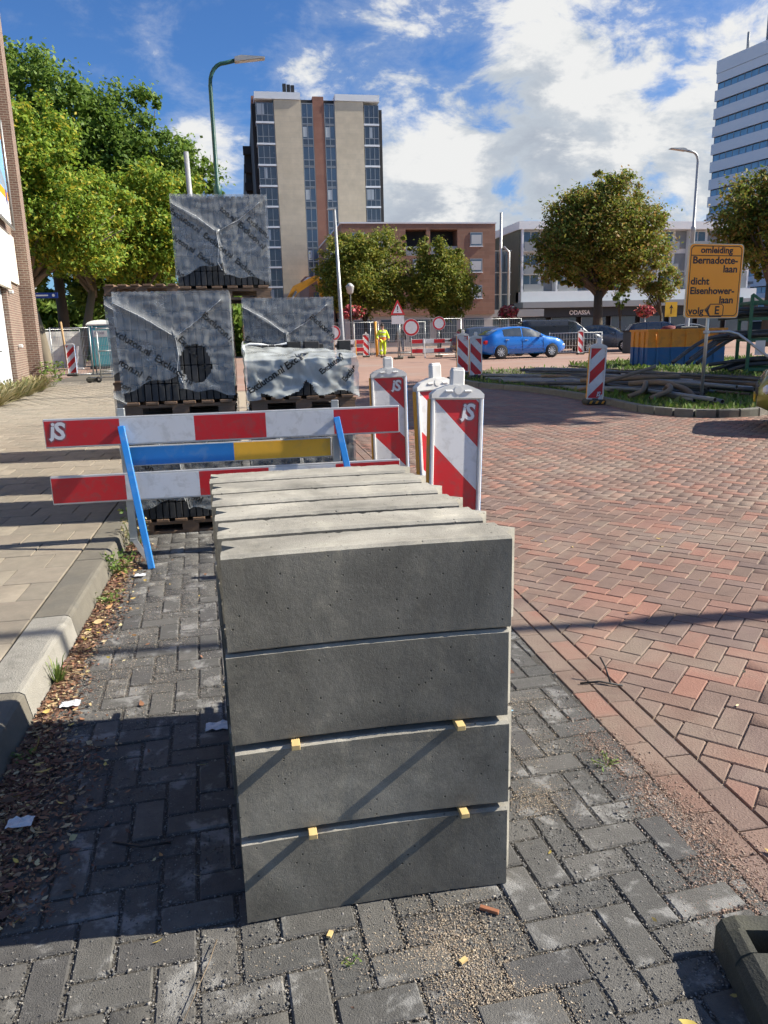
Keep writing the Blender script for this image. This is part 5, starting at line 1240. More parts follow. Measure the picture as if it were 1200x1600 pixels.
# ================================================================== FENCES, SIGNS, PEOPLE
m_wire = mat('fence_wire', (.42, .43, .43), .5, .1, 5, metal=.5)
def fence_panel(label, a, b_, h=2.0, group='mesh fence panels', wires=26, feet=True, name='site_fence', m=None, zb=.12, cat='fence', hw=4):
    A, B = Vector((a[0], a[1], 0)), Vector((b_[0], b_[1], 0)); L = (B - A).length; ang = math.atan2(B.y - A.y, B.x - A.x); m = m or m_galv
    t = thing(name, label, cat, A, ang, group)
    for x in (0.02, L - .02): MB().tube([(x, 0, .02), (x, 0, h)], .025, 8).obj('post', m, t)
    for zz in (zb, h - .03): MB().tube([(.02, 0, zz), (L - .02, 0, zz)], .02, 6).obj('rail', m, t)
    g = MB()
    for i in range(1, wires): g.tube([(L * i / wires, 0, zb), (L * i / wires, 0, h - .03)], .0065, 4, cap=False)
    for i in range(1, hw + 1): g.tube([(0, 0, zb + (h - zb) * i / (hw + 1)), (L, 0, zb + (h - zb) * i / (hw + 1))], .0065, 4, cap=False)
    o = g.obj('wire_mesh', m_wire if m is m_galv else m, t); o['kind'] = 'stuff'
    if feet:
        for x in (0.05, L - .05): MB().box((x, 0, .06), (.22, .6, .12), bev=.02).obj('concrete_foot', m_conc, t)
    return t
fence_panel('mesh fence panel right behind the two round signs', (9.25, 45.2), (13.1, 45.4), 2.25)
fence_panel('mesh fence panel left of the worker, behind the low barrier', (5.2, 49.5), (8.7, 49.2), 2.2)
fence_panel('mesh fence panel between the worker and the round signs, further back', (8.7, 52.5), (12.6, 52.6), 2.2)
fence_panel('mesh fence panel behind the blue hatchback', (13.4, 46.5), (17.6, 47.2), 2.2)
fence_panel('mesh fence panel in front of the black van', (17.7, 47.3), (22.0, 47.0), 2.2) if False else None
fence_panel('mesh fence panel far left beside the brick pier', (-7.6, 33.2), (-6.05, 33.2), 2.0)
fence_panel('mesh fence panel across the pavement before the toilet', (-5.95, 33.1), (-4.2, 32.6), 2.0)
fence_panel('low white railing to the right of the blue hatchback', (17.6, 42.6), (20.6, 42.0), 1.25, group=None, wires=18, m=m_wht, name='railing', feet=False, cat='railing', hw=2)
# tarpaulin fence
m_tarp = mat('white_tarp', (.68, .67, .63), .7, .1, 2, trans=.2)
tf = thing('tarp_fence', 'site fence hung with white tarpaulin behind the brick pier', 'fence', (-14.3, 41.2, 0), R(14))
b = MB(); vs = []; NX, NZ = 60, 16
for j in range(NZ + 1):
    for i in range(NX + 1):
        x = 6.2 * i / NX; zz = .1 + 1.85 * j / NZ; vs.append((x, -.06 + .05 * noise.noise(Vector((x * 2.2, zz * 2, 1))), zz))
b.add(vs, [(j * (NX + 1) + i, j * (NX + 1) + i + 1, (j + 1) * (NX + 1) + i + 1, (j + 1) * (NX + 1) + i) for j in range(NZ) for i in range(NX)], 0, True); b.obj('tarpaulin', m_tarp, tf)
for x in (0, 2.1, 4.2, 6.2): MB().tube([(x, 0, 0), (x, 0, 2.05)], .025, 8).obj('post', m_galv, tf)
MB().tube([(0, 0, 2.05), (6.2, 0, 2.05)], .02, 8).obj('rail', m_galv, tf)
# portable toilet
m_teal = mat('toilet_teal', (.03, .27, .30), .45, .1, 3); m_teal2 = mat('toilet_teal_light', (.05, .42, .46), .45, .1, 3)
pt = thing('portable_toilet', 'teal portable toilet cabin with a white domed roof', 'toilet cabin', (-7.1, 42.5, 0), R(-2))
MB().box((0, 0, 1.17), (1.25, 1.25, 2.1), bev=.05).obj('cabin', m_teal, pt); MB().box((0, -.635, 1.15), (.95, .03, 1.9), bev=.01).obj('door', m_teal2, pt)
for x in (-.55, .55): MB().box((x, -.63, 1.17), (.07, .05, 2.08), bev=.01).obj('corner_rib', m_teal, pt)
b = MB(); b.lathe([(.93, 2.2), (.95, 2.26), (.8, 2.38), (.5, 2.46), (0, 2.5)], 4, sm=False, M=Matrix.Rotation(R(45), 3, 'Z')); b.obj('roof', m_wht, pt)
MB().bb(-.42, .36, -.657, -.652, 1.62, 1.95).obj('door_sign', m_wht, pt); text_part('door_lettering', 'BOXIE', .17, mat('toilet_print', (.12, .11, .2), .6, .1), pt, (-.03, -.66, 1.76), align='CENTER', bold=.004)
MB().box((0, 0, .07), (1.35, 1.35, .12), bev=.02).obj('skid', m_trim, pt)
# lesser things by the tarpaulin
beacon('far left beacon panel standing by the brick pier', (-6.55, 31.6, .12), R(0), H=1.1, W=.34, flip=True, off=.02, per=.2, logo=None, handle=False, group='striped beacons')
o = MB().tube([(-6.85, 32.4, .1), (-6.95, 32.4, 2.2)], .045, 8); tag(o.obj('wooden_post', mat('post_wood', (.42, .27, .13), .8, .3, 8)), 'pale wooden post leaning by the far left beacon', 'post')
tr = thing('fence_trolley', 'galvanised hand trolley parked on the pavement beside the pallets', 'trolley', (-4.55, 26.2, .12), R(8))
for x in (-.02, .42): MB().tube([(x, 0, .12), (x, .05, 1.75)], .022, 8).obj('upright', m_galv, tr)
for zz in (.35, 1.0, 1.7): MB().tube([(-.02, .02, zz), (.42, .02, zz)], .018, 8).obj('cross_bar', m_galv, tr)
MB().tube([(-.4, -.1, .16), (.8, -.25, .16), (.95, -.3, .45)], .025, 8).obj('base_bar', m_galv, tr); MB().tube([(.42, .05, 1.3), (.9, -.3, .2)], .018, 8).obj('strut', m_galv, tr)
for x, y in ((-.38, -.1), (-.1, -.15), (.72, -.35)):
    MB().lathe([(.03, -.03), (.09, -.03), (.1, 0), (.09, .03), (.03, .03)], 14, (x, y, .1), M=Matrix.Rotation(R(90), 3, 'X')).obj('wheel', m_tyre, tr)
MB().box((-.3, -.05, .1), (.35, .22, .14), bev=.03).obj('counterweight', m_rub, tr)
o = thing('leaning_trestle', 'small red and white trestle standing before the white tarpaulin', 'trestle', (-8.3, 40.8, 0))
MB().box((-.1, 0, .6), (.09, .03, 1.2), M=Matrix.Rotation(R(-10), 3, 'Y'), bev=.005).obj('leg', m_refr, o); MB().box((.1, .15, .6), (.09, .03, 1.2), M=Matrix.Rotation(R(8), 3, 'Y'), bev=.005).obj('leg', m_wht, o); MB().box((0, 0, .1), (.8, .1, .08), bev=.01).obj('foot_bar', m_wht, o)
ns = thing('street_name_sign', 'blue street name plate pointing right beside the brick pier', 'street sign', (-7.25, 30, 0))
MB().tube([(0, .05, 0), (0, .05, 3.3)], .04, 10).obj('pole', m_galv, ns); MB().bb(-.05, .83, -.02, .02, 2.98, 3.17).obj('name_plate', mat('street_blue', (.015, .05, .25), .4, .05), ns)
MB().bb(.08, .5, -.0225, -.0205, 3.05, 3.10).obj('lettering_line', m_wht, ns); MB().disc((.68, -.022, 3.075), .05, 12).obj('arrow_dot', m_wht, ns)

# round closed-road signs, triangle, low barriers
def round_sign(label, loc, r, h, rz=0):
    t = thing('round_sign', label, 'road sign', loc, rz, 'round closed road signs')
    MB().tube([(0, 0, h), (0, .03, h)], r, 28).obj('disc_back', m_wht, t); MB().disc((0, -.004, h), r, 32, r0=r * .76).obj('red_ring', m_refr, t); MB().disc((0, -.003, h), r * .76, 32).obj('white_face', m_refw, t)
    MB().disc((0, -.002, h), r * 1.05, 32, r0=r * .99).obj('white_edge', m_wht, t); MB().tube([(0, .05, 0), (0, .05, h)], .025, 8).obj('pole', m_galv, t); MB().box((0, .05, .05), (.4, .3, .1), bev=.02).obj('foot', m_rub, t); return t
round_sign('large round white sign with red rim, left one on the barrier', (9.75, 44.2, 0), .47, 1.75)
round_sign('smaller round white sign with red rim, right one on the barrier', (11.6, 44.9, 0), .38, 1.95)
round_sign('round sign with red rim peeking out beside the wrapped pack', (5.3, 45.2, 0), .42, 1.55)
tri = thing('warning_sign', 'triangular red bordered warning sign with exclamation mark on a pole', 'road sign', (8.72, 43.0, 0))
P = [(-.42, 2.45), (.42, 2.45), (0, 3.28)]
MB().prism(P, -.01, .02).obj('triangle_border', m_refr, tri); MB().prism([(-.27, 2.54), (.27, 2.54), (0, 3.08)], -.014, -.0105).obj('triangle_face', m_refw, tri)
MB().add([(-.035, -.016, 2.92), (.035, -.016, 2.92), (.02, -.016, 2.7), (-.02, -.016, 2.7)], [(0, 1, 2, 3)]).add([(-.03, -.016, 2.66), (.03, -.016, 2.66), (.03, -.016, 2.6), (-.03, -.016, 2.6)], [(0, 1, 2, 3)]).obj('exclamation_mark', m_blk, tri)
MB().bb(-.36, .36, -.01, .01, 1.95, 2.4).obj('lower_plate', m_refw, tri); MB().tube([(0, .04, 0), (0, .04, 3.1)], .03, 8).obj('pole', m_galv, tri); MB().box((0, .04, .05), (.5, .35, .1), bev=.02).obj('foot', m_rub, tri)
def low_barrier(label, loc, W, rz=0, legm=None, bh=.26, z0=.3, z1=.78, seg=5, arrow=False):
    t = thing('road_barrier', label, 'barrier', loc, rz, 'low red and white barriers')
    for zz, nm in ((z0, 'lower_board'), (z1, 'upper_board')):
        root = MB().box((0, 0, zz + bh / 2), (W, .03, bh), bev=.005).obj(nm, m_wht, t)
        for k in range(seg):
            x0 = -W / 2 + W * k / seg; MB().bb(x0 + .005, x0 + W / seg - .005, -.0185, -.016, zz + .02, zz + bh - .02).obj('red_field' if k % 2 == 0 else 'white_field', m_refr if k % 2 == 0 else m_refw, root)
    if arrow: MB().add([(.2, -.02, z1 + .15), (.55, -.02, z1 + .15), (.55, -.02, z1 + .2), (.72, -.02, z1 + .125), (.55, -.02, z1 + .05), (.55, -.02, z1 + .1), (.2, -.02, z1 + .1)], [tuple(range(7))]).obj('black_arrow', m_blk, t)
    for x in (-W * .28, W * .28): MB().box((x, -.12, .55), (.05, .03, 1.15), M=Matrix.Rotation(R(-12), 3, 'X'), bev=.004).obj('leg', legm or m_wht, t)
    return t
low_barrier('low barrier under the two round signs, black arrow on it', (11.3, 43.7, 0), 3.3, R(1), z0=.28, z1=.82, arrow=True)
low_barrier('low barrier with yellow legs left of the worker', (6.0, 45.5, 0), 2.3, R(3), m_yel, bh=.27, z0=.42, z1=.86, seg=5)
beacon('far beacon panel leaning between the low barrier and the worker', (7.75, 48.5, 0), R(5), H=1.3, W=.42, logo=None, off=.1, per=.25)
beacon('small far beacon panel at the white railing', (19.1, 41.6, 0), R(5), H=1.2, W=.36, logo=None, off=.1, per=.25)
o = MB().tube([(8.55, 49.0, 0), (8.45, 49.0, 2.2)], .09, 8); tag(o.obj('wooden_post', m_yel), 'orange brown post standing left of the worker', 'post')
yt = thing('traffic_post', 'yellow and red plastic post at the tail of the blue car', 'post', (13.6, 43.4, 0)); MB().lathe([(.2, 0), (.2, .06), (.13, .08), (.11, 1.1), (.06, 1.18), (0, 1.18)], 12).obj('post_body', m_yel, yt); MB().lathe([(.125, .3), (.12, .6)], 12).obj('red_band', m_refr, yt)

# ---- people
m_skin = mat('skin', (.45, .25, .17), .6, .08, 6); m_hv = mat('hi_vis_yellow', (.62, .78, .03), .6, .1, 6); m_hvo = mat('hi_vis_orange', (.78, .16, .05), .6, .1, 6); m_jak = mat('dark_jacket', (.05, .045, .04), .8, .2, 6); m_jean = mat('jeans', (.10, .14, .22), .8, .2, 6); m_shoe = mat('shoe_black', (.02, .02, .02), .6, .1); m_hair = mat('hair', (.05, .035, .025), .7, .2, 20)
def skin_obj(name, pts, edges, rad, m, parent, root=0):
    me = bpy.data.meshes.new(name); me.from_pydata(pts, edges, []); o = bpy.data.objects.new(name, me); COL.objects.link(o)
    o.modifiers.new('s', 'SKIN'); sv = me.skin_vertices[0].data
    for i, r_ in enumerate(rad): sv[i].radius = (r_, r_) if not isinstance(r_, tuple) else r_; sv[i].use_root = (i == root)
    sub = o.modifiers.new('u', 'SUBSURF'); sub.levels = 2; sub.render_levels = 2
    dg = bpy.context.evaluated_depsgraph_get(); m2 = bpy.data.meshes.new_from_object(o.evaluated_get(dg)); bpy.data.objects.remove(o); bpy.data.meshes.remove(me)
    m2.materials.clear(); m2.materials.append(m); m2.polygons.foreach_set('use_smooth', [True] * len(m2.polygons))
    return put(name, m2, parent)
def person(label, loc, rz, jacket, trousers, vest=None, helmet=None, arms=((-.30, -.05, .98), (.30, -.05, .98)), hands=((-.28, -.2, .80), (.28, -.2, .80)), step=.1, s=1.0):
    t = thing('person', label, 'person', loc, rz); t.scale = (s, s, s)
    legs = [(-.09, 0, .92), (-.11, .02, .5), (-.12, -step, .09), (-.12, -step - .15, .05), (.09, 0, .92), (.11, -.02, .5), (.12, step, .09), (.12, step - .15, .05)]
    P = [(0, 0, .98), (0, .0, 1.2), (0, .01, 1.42), (0, 0, 1.54), (0, -.01, 1.63), (0, -.01, 1.74)] + legs + [(-.19, 0, 1.41), arms[0], hands[0], (.19, 0, 1.41), arms[1], hands[1]]
    E_ = [(0, 1), (1, 2), (2, 3), (3, 4), (4, 5), (0, 6), (6, 7), (7, 8), (8, 9), (0, 10), (10, 11), (11, 12), (12, 13), (2, 14), (14, 15), (15, 16), (2, 17), (17, 18), (18, 19)]
    rad = [(.15, .1), (.14, .1), (.15, .1), .055, .09, .085, .085, .06, .045, .035, .085, .06, .045, .035, .06, .045, .035, .06, .045, .035]
    skin_obj('body', P, E_, rad, m_skin, t)
    tp_ = [P[0]] + [legs[0], legs[1], (legs[2][0], legs[2][1], .13)] + [legs[4], legs[5], (legs[6][0], legs[6][1], .13)]
    skin_obj('trousers', tp_, [(0, 1), (1, 2), (2, 3), (0, 4), (4, 5), (5, 6)], [(.17, .13), .11, .085, .075, .11, .085, .075], trousers, t)
    jp = [(0, 0, .92), P[1], P[2], (0, 0, 1.5), P[14], arms[0], tuple(Vector(arms[0]) * .3 + Vector(hands[0]) * .7), P[17], arms[1], tuple(Vector(arms[1]) * .3 + Vector(hands[1]) * .7)]
    skin_obj('jacket', jp, [(0, 1), (1, 2), (2, 3), (2, 4), (4, 5), (5, 6), (2, 7), (7, 8), (8, 9)], [(.19, .14), (.18, .14), (.18, .13), .075, .085, .07, .055, .085, .07, .055], jacket, t, root=1)
    for k in (2, 6):
        q = legs[k]; MB().box((q[0], q[1] - .06, .05), (.1, .28, .1), bev=.03).obj('shoe', m_shoe, t)
    hd = MB(); hd.lathe([(0, .125), (.06, .115), (.098, .06), (.105, 0), (.1, -.03)], 14, (0, .01, 1.70)); hd.obj('helmet' if helmet else 'hair', helmet or m_hair, t)
    f = MB(); f.box((0, -.115, 1.66), (.02, .03, .04), bev=.006); f.obj('nose', m_skin, t)
    for sx in (-1, 1): MB().lathe([(0, -.012), (.012, 0), (0, .012)], 8, (sx * .035, -.095, 1.685)).obj('eye', m_shoe, t)
    MB().box((0, -.098, 1.61), (.045, .01, .008)).obj('mouth', mat('lips', (.3, .1, .08), .6), t)
    for sx in (-1, 1):
        hx = hands[0] if sx < 0 else hands[1]
        for k in range(5):
            a = Vector(hx); d = Vector(((k - 2) * .016, -.02 - .01 * (k % 2), -.06 - .012 * (k in (1, 2, 3))))
            if k == 4: d = Vector((sx * -.05, -.03, -.02))
            MB().tube([a, a + d * .6, a + d + Vector((0, -.012, 0))], [.011, .010, .007], 6).obj('finger', m_skin, t)
    if vest:
        MB().lathe([(.2, .86), (.21, .95), (.205, 1.08)], 18, M=Matrix.Diagonal((1, .78, 1))).obj('vest_band', vest, t)
    for zz in ((1.12, 1.34) if vest else ()): MB().lathe([(.2, zz), (.2, zz + .05)], 18, M=Matrix.Diagonal((1, .76, 1))).obj('reflective_band', m_refw, t)
    if vest:
        for k in (3, 6): MB().lathe([(.1, .36), (.1, .42)], 12, (tp_[k][0], tp_[k][1] * .6, 0)).obj('reflective_band', m_refw, t)
    return t
person('road worker in yellow hi-vis clothing with orange midriff band', (8.55, 47.0, 0), R(8), m_hv, m_hv, m_hvo, None, arms=((-.33, .0, 1.12), (.33, .0, 1.12)), hands=((-.3, -.2, .95), (.3, -.2, .95)), s=1.12)
person('person in dark jacket and jeans standing behind the worker', (11.45, 55.5, 0), R(-20), m_jak, m_jean, s=1.12)

# ---- lamp posts
m_lgreen = mat('lamp_green', (.012, .075, .06), .5, .15, 3); m_lgrey = mat('lamp_grey', (.40, .41, .41), .45, .1, 3, metal=.4); m_led = mat('lamp_glass', (.5, .5, .48), .3, .05)
def lamp(label, base, h, arm, m, r0=.085, r1=.05, lean=0, head=(.62, .2, .08)):
    t = thing('street_lamp', label, 'street lamp', base, 0, 'street lamps'); t.rotation_euler[1] = lean
    MB().lathe([(r0 * 1.25, 0), (r0 * 1.25, 1.1), (r0, 1.2), (r0 * .9, h * .62), (r0 * 1.05, h * .62 + .03), (r0 * 1.05, h * .62 + .2), (r1, h * .62 + .25), (r1 * .9, h - .5)], 12).obj('post', m, t)
    sx = 1 if arm > 0 else -1; L = abs(arm)
    path = [(0, 0, h - .52)] + [(sx * (.35 - .35 * math.cos(R(a))), 0, h - .5 + .45 * math.sin(R(a))) for a in range(0, 91, 15)] + [(sx * L, 0, h + .02)]
    MB().tube(path, r1 * .85, 10).obj('arm', m, t)
    hd = MB(); hx, hy, hz = head
    hd.prism([(sx * (L - .05), h - .03), (sx * (L + hx), h + .06), (sx * (L + hx), h + .085), (sx * (L + .1), h + .10), (sx * (L - .05), h + .06)], -hy / 2, hy / 2); hdo = hd.obj('lamp_head', m_lgrey, t)
    MB().add([(sx * (L + .05), -hy * .4, h - .022), (sx * (L + hx - .05), -hy * .4, h + .047), (sx * (L + hx - .05), hy * .4, h + .047), (sx * (L + .05), hy * .4, h - .022)], [(0, 1, 2, 3)]).obj('lens', m_led, hdo)
    return t
lamp('dark green lamp post rising behind the wrapped packs', (-.32, 19, 0), 7.45, .62, m_lgreen, .085, .05)
lamp('tall pale lamp post with bent arm behind the diversion sign', (22.25, 36, 0), 9.65, -.75, m_lgrey, .11, .07, head=(.75, .28, .1))
lamp('lamp post out of frame to the right of the near road', (7.6, 2.75, 0), 6.6, -.5, m_lgrey, .075, .045)
gp = thing('street_lamp', 'slim grey leaning pole lamp before the middle trees', 'street lamp', (6.1, 47, 0), 0, 'street lamps'); gp.rotation_euler[1] = R(-1.6)
MB().tube([(0, 0, 0), (0, 0, 1.2), (0, 0, 8.6)], [.16, .13, .08], 10).obj('post', m_lgrey, gp); MB().box((-.2, 0, 8.62), (.5, .16, .07), bev=.02).obj('lamp_head', m_lgrey, gp)
o = MB().tube([(-1.30, 28, 0), (-1.42, 28, 7.5)], [.1, .085], 10); tag(o.obj('steel_pole', m_lgrey), 'plain grey steel pole rising behind the topmost pack', 'pole')
ln = thing('lantern_post', 'small lantern post under the left middle tree', 'lantern', (7.05, 50, 0)); MB().tube([(0, 0, 0), (0, 0, 4.0)], [.07, .05], 8).obj('post', m_trim, ln); MB().lathe([(.06, 3.95), (.2, 4.05), (.26, 4.4), (.28, 4.45), (.1, 4.62), (0, 4.65)], 10).obj('lantern_head', m_led, ln)
o = MB().tube([(9.3 + 8.6, 62, 0), (17.9, 62, 4.6)], .05, 8); tag(o.obj('steel_pole', m_lgrey), 'thin pole before the shop front left of the chestnut', 'pole')
def flower(label, loc, h=3.0):
    t = thing('flower_basket', label, 'flower basket', loc, 0, 'flower baskets on poles'); MB().tube([(0, 0, 0), (0, 0, h + .5)], .05, 8).obj('pole', m_wht, t)
    MB().lathe([(0, h - .35), (.3, h - .28), (.45, h - .05), (.45, h)], 12).obj('basket', m_trim, t)
    n = 420; u = RNG.normal(0, 1, (n, 3)); u /= np.linalg.norm(u, axis=1)[:, None]; P = u * np.array([.68, .68, .42]) * RNG.uniform(.75, 1.05, (n, 1)) + np.array([0, 0, h + .12])
    q = RNG.normal(0, .1, (n, 4, 3)); V = P[:, None, :] + q; F = np.arange(n * 4).reshape(-1, 4)
    big_mesh('blossom', V.reshape(-1, 3), F, mat('blossom_pink', rnd=[(.55, .06, .09), (.6, .12, .15), (.45, .04, .06), (.62, .25, .2), (.09, .14, .04), (.5, .09, .07)], rough=.7, var=.1), t)
flower('pink flower basket on a pole left of the worker', (7.5, 52, 0), 2.75); flower('pink flower basket on a pole above the blue hatchback', (20.2, 57, 0), 2.7); flower('pink flower basket on a pole right of the chestnut trunk', (33.2, 60, 0), 2.6)
ys_ = thing('small_direction_sign', 'small yellow sign with an arrow behind the skip', 'road sign', (29.6, 50, 0)); MB().tube([(0, .05, 0), (0, .05, 3.0)], .04, 8).obj('pole', m_galv, ys_); MB().bb(-.45, .45, -.02, .02, 2.1, 3.1).obj('yellow_plate', mat('sign_yellow', (.8, .45, .02), .5, .06), ys_)
MB().add([(-.04, -.024, 2.3), (.04, -.024, 2.3), (.04, -.024, 2.7), (.16, -.024, 2.65), (0, -.024, 2.92), (-.16, -.024, 2.65), (-.04, -.024, 2.7)], [tuple(range(7))]).obj('arrow', m_blk, ys_)
bn = thing('litter_bin', 'grey square bin left of the skip', 'bin', (22.4, 41.0, 0)); MB().box((0, 0, .6), (1.6, .9, 1.2), bev=.04).obj('bin_body', mat('bin_grey', (.075, .08, .078), .6, .2, 4), bn); MB().box((0, 0, 1.24), (1.66, .96, .08), bev=.03).obj('lid', m_trim, bn)
# excavator, only the boom rises over the packs
ex = thing('excavator', 'yellow excavator boom showing above the wrapped packs', 'excavator', (2.0, 60, 0))
m_exy = mat('excavator_yellow', (.68, .32, .02), .45, .15, 3, dirt=(.2, .14, .08), dscale=2, damt=.4)
MB().prism([(0, 1.6), (.5, 1.5), (2.4, 4.55), (4.0, 5.55), (4.15, 5.75), (3.8, 5.85), (2.1, 5.1)], -.25, .25).obj('boom', m_exy, ex)
MB().tube([(1.0, -.4, 2.6), (2.3, -.4, 4.7)], .09, 8).obj('hydraulic_ram', m_galv, ex)
MB().prism([(3.9, 5.8), (4.3, 5.5), (4.6, 3.0), (4.3, 2.9)], -.2, .2).obj('dipper_arm', m_exy, ex); MB().prism([(4.1, 3.0), (4.7, 3.1), (5.0, 2.3), (4.3, 2.1), (3.9, 2.5)], -.4, .4).obj('bucket', m_trim, ex)
MB().box((-.6, 0, 1.7), (2.6, 2.2, 1.2), bev=.1).obj('upper_body', m_exy, ex); MB().box((.2, -.6, 2.7), (1.3, .9, 1.3), bev=.08).obj('cab', m_cglass, ex)
for y in (-1, 1): MB().prism([(-2, .1), (-1.8, .0), (1.2, 0), (1.5, .2), (1.5, .7), (1.2, .9), (-1.7, .9), (-2, .7)], y - .25, y + .25).obj('track', m_tyre, ex)

# ================================================================== TREES
def leafmat(name, cols): return mat(name, rnd=cols, rough=.6, var=.25, scale=.6, trans=.4, spec=.3)
L_yel = leafmat('leaf_yellow_green', [(0.216, 0.335, 0.041), (0.283, 0.380, 0.041), (0.162, 0.274, 0.036), (0.229, 0.335, 0.043), (0.135, 0.236, 0.032), (0.256, 0.358, 0.043), (0.405, 0.396, 0.043), (0.189, 0.304, 0.041), (0.485, 0.412, 0.043)])
L_grn = leafmat('leaf_green', [(0.132, 0.225, 0.037), (0.171, 0.264, 0.040), (0.102, 0.178, 0.031), (0.209, 0.287, 0.046), (0.147, 0.232, 0.043)])
L_mid = leafmat('leaf_mid', [(.17, .215, .03), (.22, .245, .034), (.12, .165, .028), (.27, .27, .04), (.18, .225, .034), (.32, .27, .045)])
L_che = leafmat('leaf_chestnut', [(.17, .22, .035), (.22, .25, .04), (.13, .18, .03), (.27, .24, .045), (.33, .20, .05), (.19, .24, .038), (.24, .17, .045), (.15, .20, .034), (.30, .27, .05)])
m_bark = mat('bark', (.085, .068, .05), .95, .35, 3, bump=.6, bscale=14, stretch=(1, 1, .3)); m_bark2 = mat('bark_pale', (.17, .145, .105), .95, .35, 3, bump=.6, bscale=14, stretch=(1, 1, .3))
def tree(label, base, h_trunk, crown, n, ls, lm, tr=.3, bark=None, lean=(0, 0), name='tree', group='trees', limbs=9, flat=.75):
    """crown: list of (x, y, z, rx, rz) ellipsoids relative to the base; leaves gathered in clumps through the volume"""
    crown = list(crown); rq = random.Random(len(label))
    for q in range(12):      # ragged outline: small lobes standing out of the main masses
        c_ = rq.choice(crown[:6]); th = rq.uniform(0, 6.28); ph = rq.uniform(-.5, 1.2); rr_ = rq.uniform(.28, .42)
        crown.append((c_[0] + math.cos(th) * math.cos(ph) * c_[3] * .95, c_[1] + math.sin(th) * math.cos(ph) * c_[3] * .8, c_[2] + math.sin(ph) * c_[4] * .95, c_[3] * rr_, c_[4] * rr_))
    t = thing(name, label, 'tree', base, 0, group); bark = bark or m_bark; rnd = random.Random(int(abs(base[0] * 31 + base[1] * 7)))
    k = MB(); tp_ = Vector((lean[0], lean[1], h_trunk))
    k.tube([(0, 0, -.05), (tp_.x * .15, tp_.y * .15, h_trunk * .1), (tp_.x * .5 + .05, tp_.y * .5, h_trunk * .5), tp_], [tr * 1.5, tr * 1.08, tr * .9, tr * .75], 10)
    k.obj('trunk', bark, t); w_ = np.array([c_[3] ** 2 * c_[4] for c_ in crown]); w_ = w_ / w_.sum()
    b = MB()
    for i in range(limbs):
        c_ = crown[i % len(crown)]; e = Vector((c_[0], c_[1], c_[2])) + Vector((rnd.uniform(-.6, .6) * c_[3], rnd.uniform(-.6, .6) * c_[3], rnd.uniform(-.3, .6) * c_[4]))
        m1 = tp_.lerp(e, .45) + Vector((rnd.uniform(-.3, .3), rnd.uniform(-.3, .3), .25)) * c_[3] * .3
        b.tube([tp_ - Vector((0, 0, h_trunk * .18 * rnd.random())), m1, e], [tr * .5, tr * .28, tr * .07], 6)
    b.obj('limbs', bark, t)
    ncl = max(40, n // 100); C_ = []; Rr = []
    for i in range(ncl):
        c_ = crown[RNG.choice(len(crown), p=w_)]; u = RNG.normal(0, 1, 3); u /= np.linalg.norm(u); rad = (RNG.random() ** .38) * RNG.uniform(.85, 1.12)
        C_.append((c_[0] + u[0] * c_[3] * rad, c_[1] + u[1] * c_[3] * rad, c_[2] + u[2] * c_[4] * rad)); Rr.append(min(c_[3], c_[4]) * RNG.uniform(.13, .34))
    C_ = np.array(C_); Rr = np.array(Rr); idx = RNG.integers(0, ncl, n); off = RNG.normal(0, .55, (n, 3)) * np.array([1, 1, flat])
    P = C_[idx] + off * Rr[idx][:, None]
    nv = RNG.normal(0, 1, (n, 3)) * .75 + np.array([.25, -.1, .75]) + off * .5; nv /= np.linalg.norm(nv, axis=1)[:, None]
    a = np.cross(nv, RNG.normal(0, 1, (n, 3))); a /= np.linalg.norm(a, axis=1)[:, None]; c2 = np.cross(nv, a)
    s_ = ls * RNG.uniform(.45, 1.5, (n, 1)); V = np.stack([P - a * s_, P - c2 * s_ * .55 + nv * s_ * .12, P + a * s_, P + c2 * s_ * .55 + nv * s_ * .12], 1)
    big_mesh('crown', V.reshape(-1, 3), np.arange(n * 4).reshape(-1, 4), lm, t); return t
# left avenue
tree('big yellow green tree leaning over behind the brick pier', (-9.6, 41, 0), 4.2, [(-1, 0, 8.5, 3.0, 3.4), (1.2, -1, 7.2, 2.6, 2.6), (-2.8, 0, 10.5, 2.6, 2.4), (.2, 0, 10.6, 2.3, 2.0), (2.6, -.5, 6.3, 1.9, 1.7), (-3, -1, 6.6, 2.5, 1.9), (3.4, 0, 8.0, 1.4, 1.4)], 66700, 0.102, L_yel, .3, m_bark2, (-.7, .2), group='trees along the left side')
tree('tall dark green tree topping the left tree group', (-11, 52, 0), 6.0, [(0, 0, 14.8, 3.6, 3.4), (-2.5, 0, 12.5, 3.5, 3.2), (2.6, 0, 12.8, 3.2, 3.0), (.5, 0, 10, 4, 3)], 46400, 0.139, L_grn, .36, m_bark, group='trees along the left side')
tree('green tree with airy top between the tall tree and the lamp', (-6.3, 52, 0), 5.0, [(0, 0, 14.4, 2.2, 2.4), (-1.4, 0, 12, 2.6, 2.6), (1.6, 0, 11.5, 2.8, 2.7), (3.6, 0, 10.6, 2.0, 2.0), (.5, 0, 8.5, 3.4, 2.6), (3.2, 0, 8, 2.4, 2.0)], 46400, 0.131, L_grn, .34, m_bark, (.4, 0), group='trees along the left side')
tree('yellowish tree right of the leaning one, above the wrapped packs', (-5.9, 46, 0), 3.8, [(0, 0, 7.0, 2.6, 2.5), (1.6, 0, 8.6, 2.2, 2.1), (2.6, 0, 6.4, 2.0, 1.9), (-1.4, 0, 8.6, 2.0, 2.0), (3.4, .5, 9.6, 1.2, 1.2)], 52200, 0.102, L_yel, .26, m_bark, (.3, 0), group='trees along the left side')
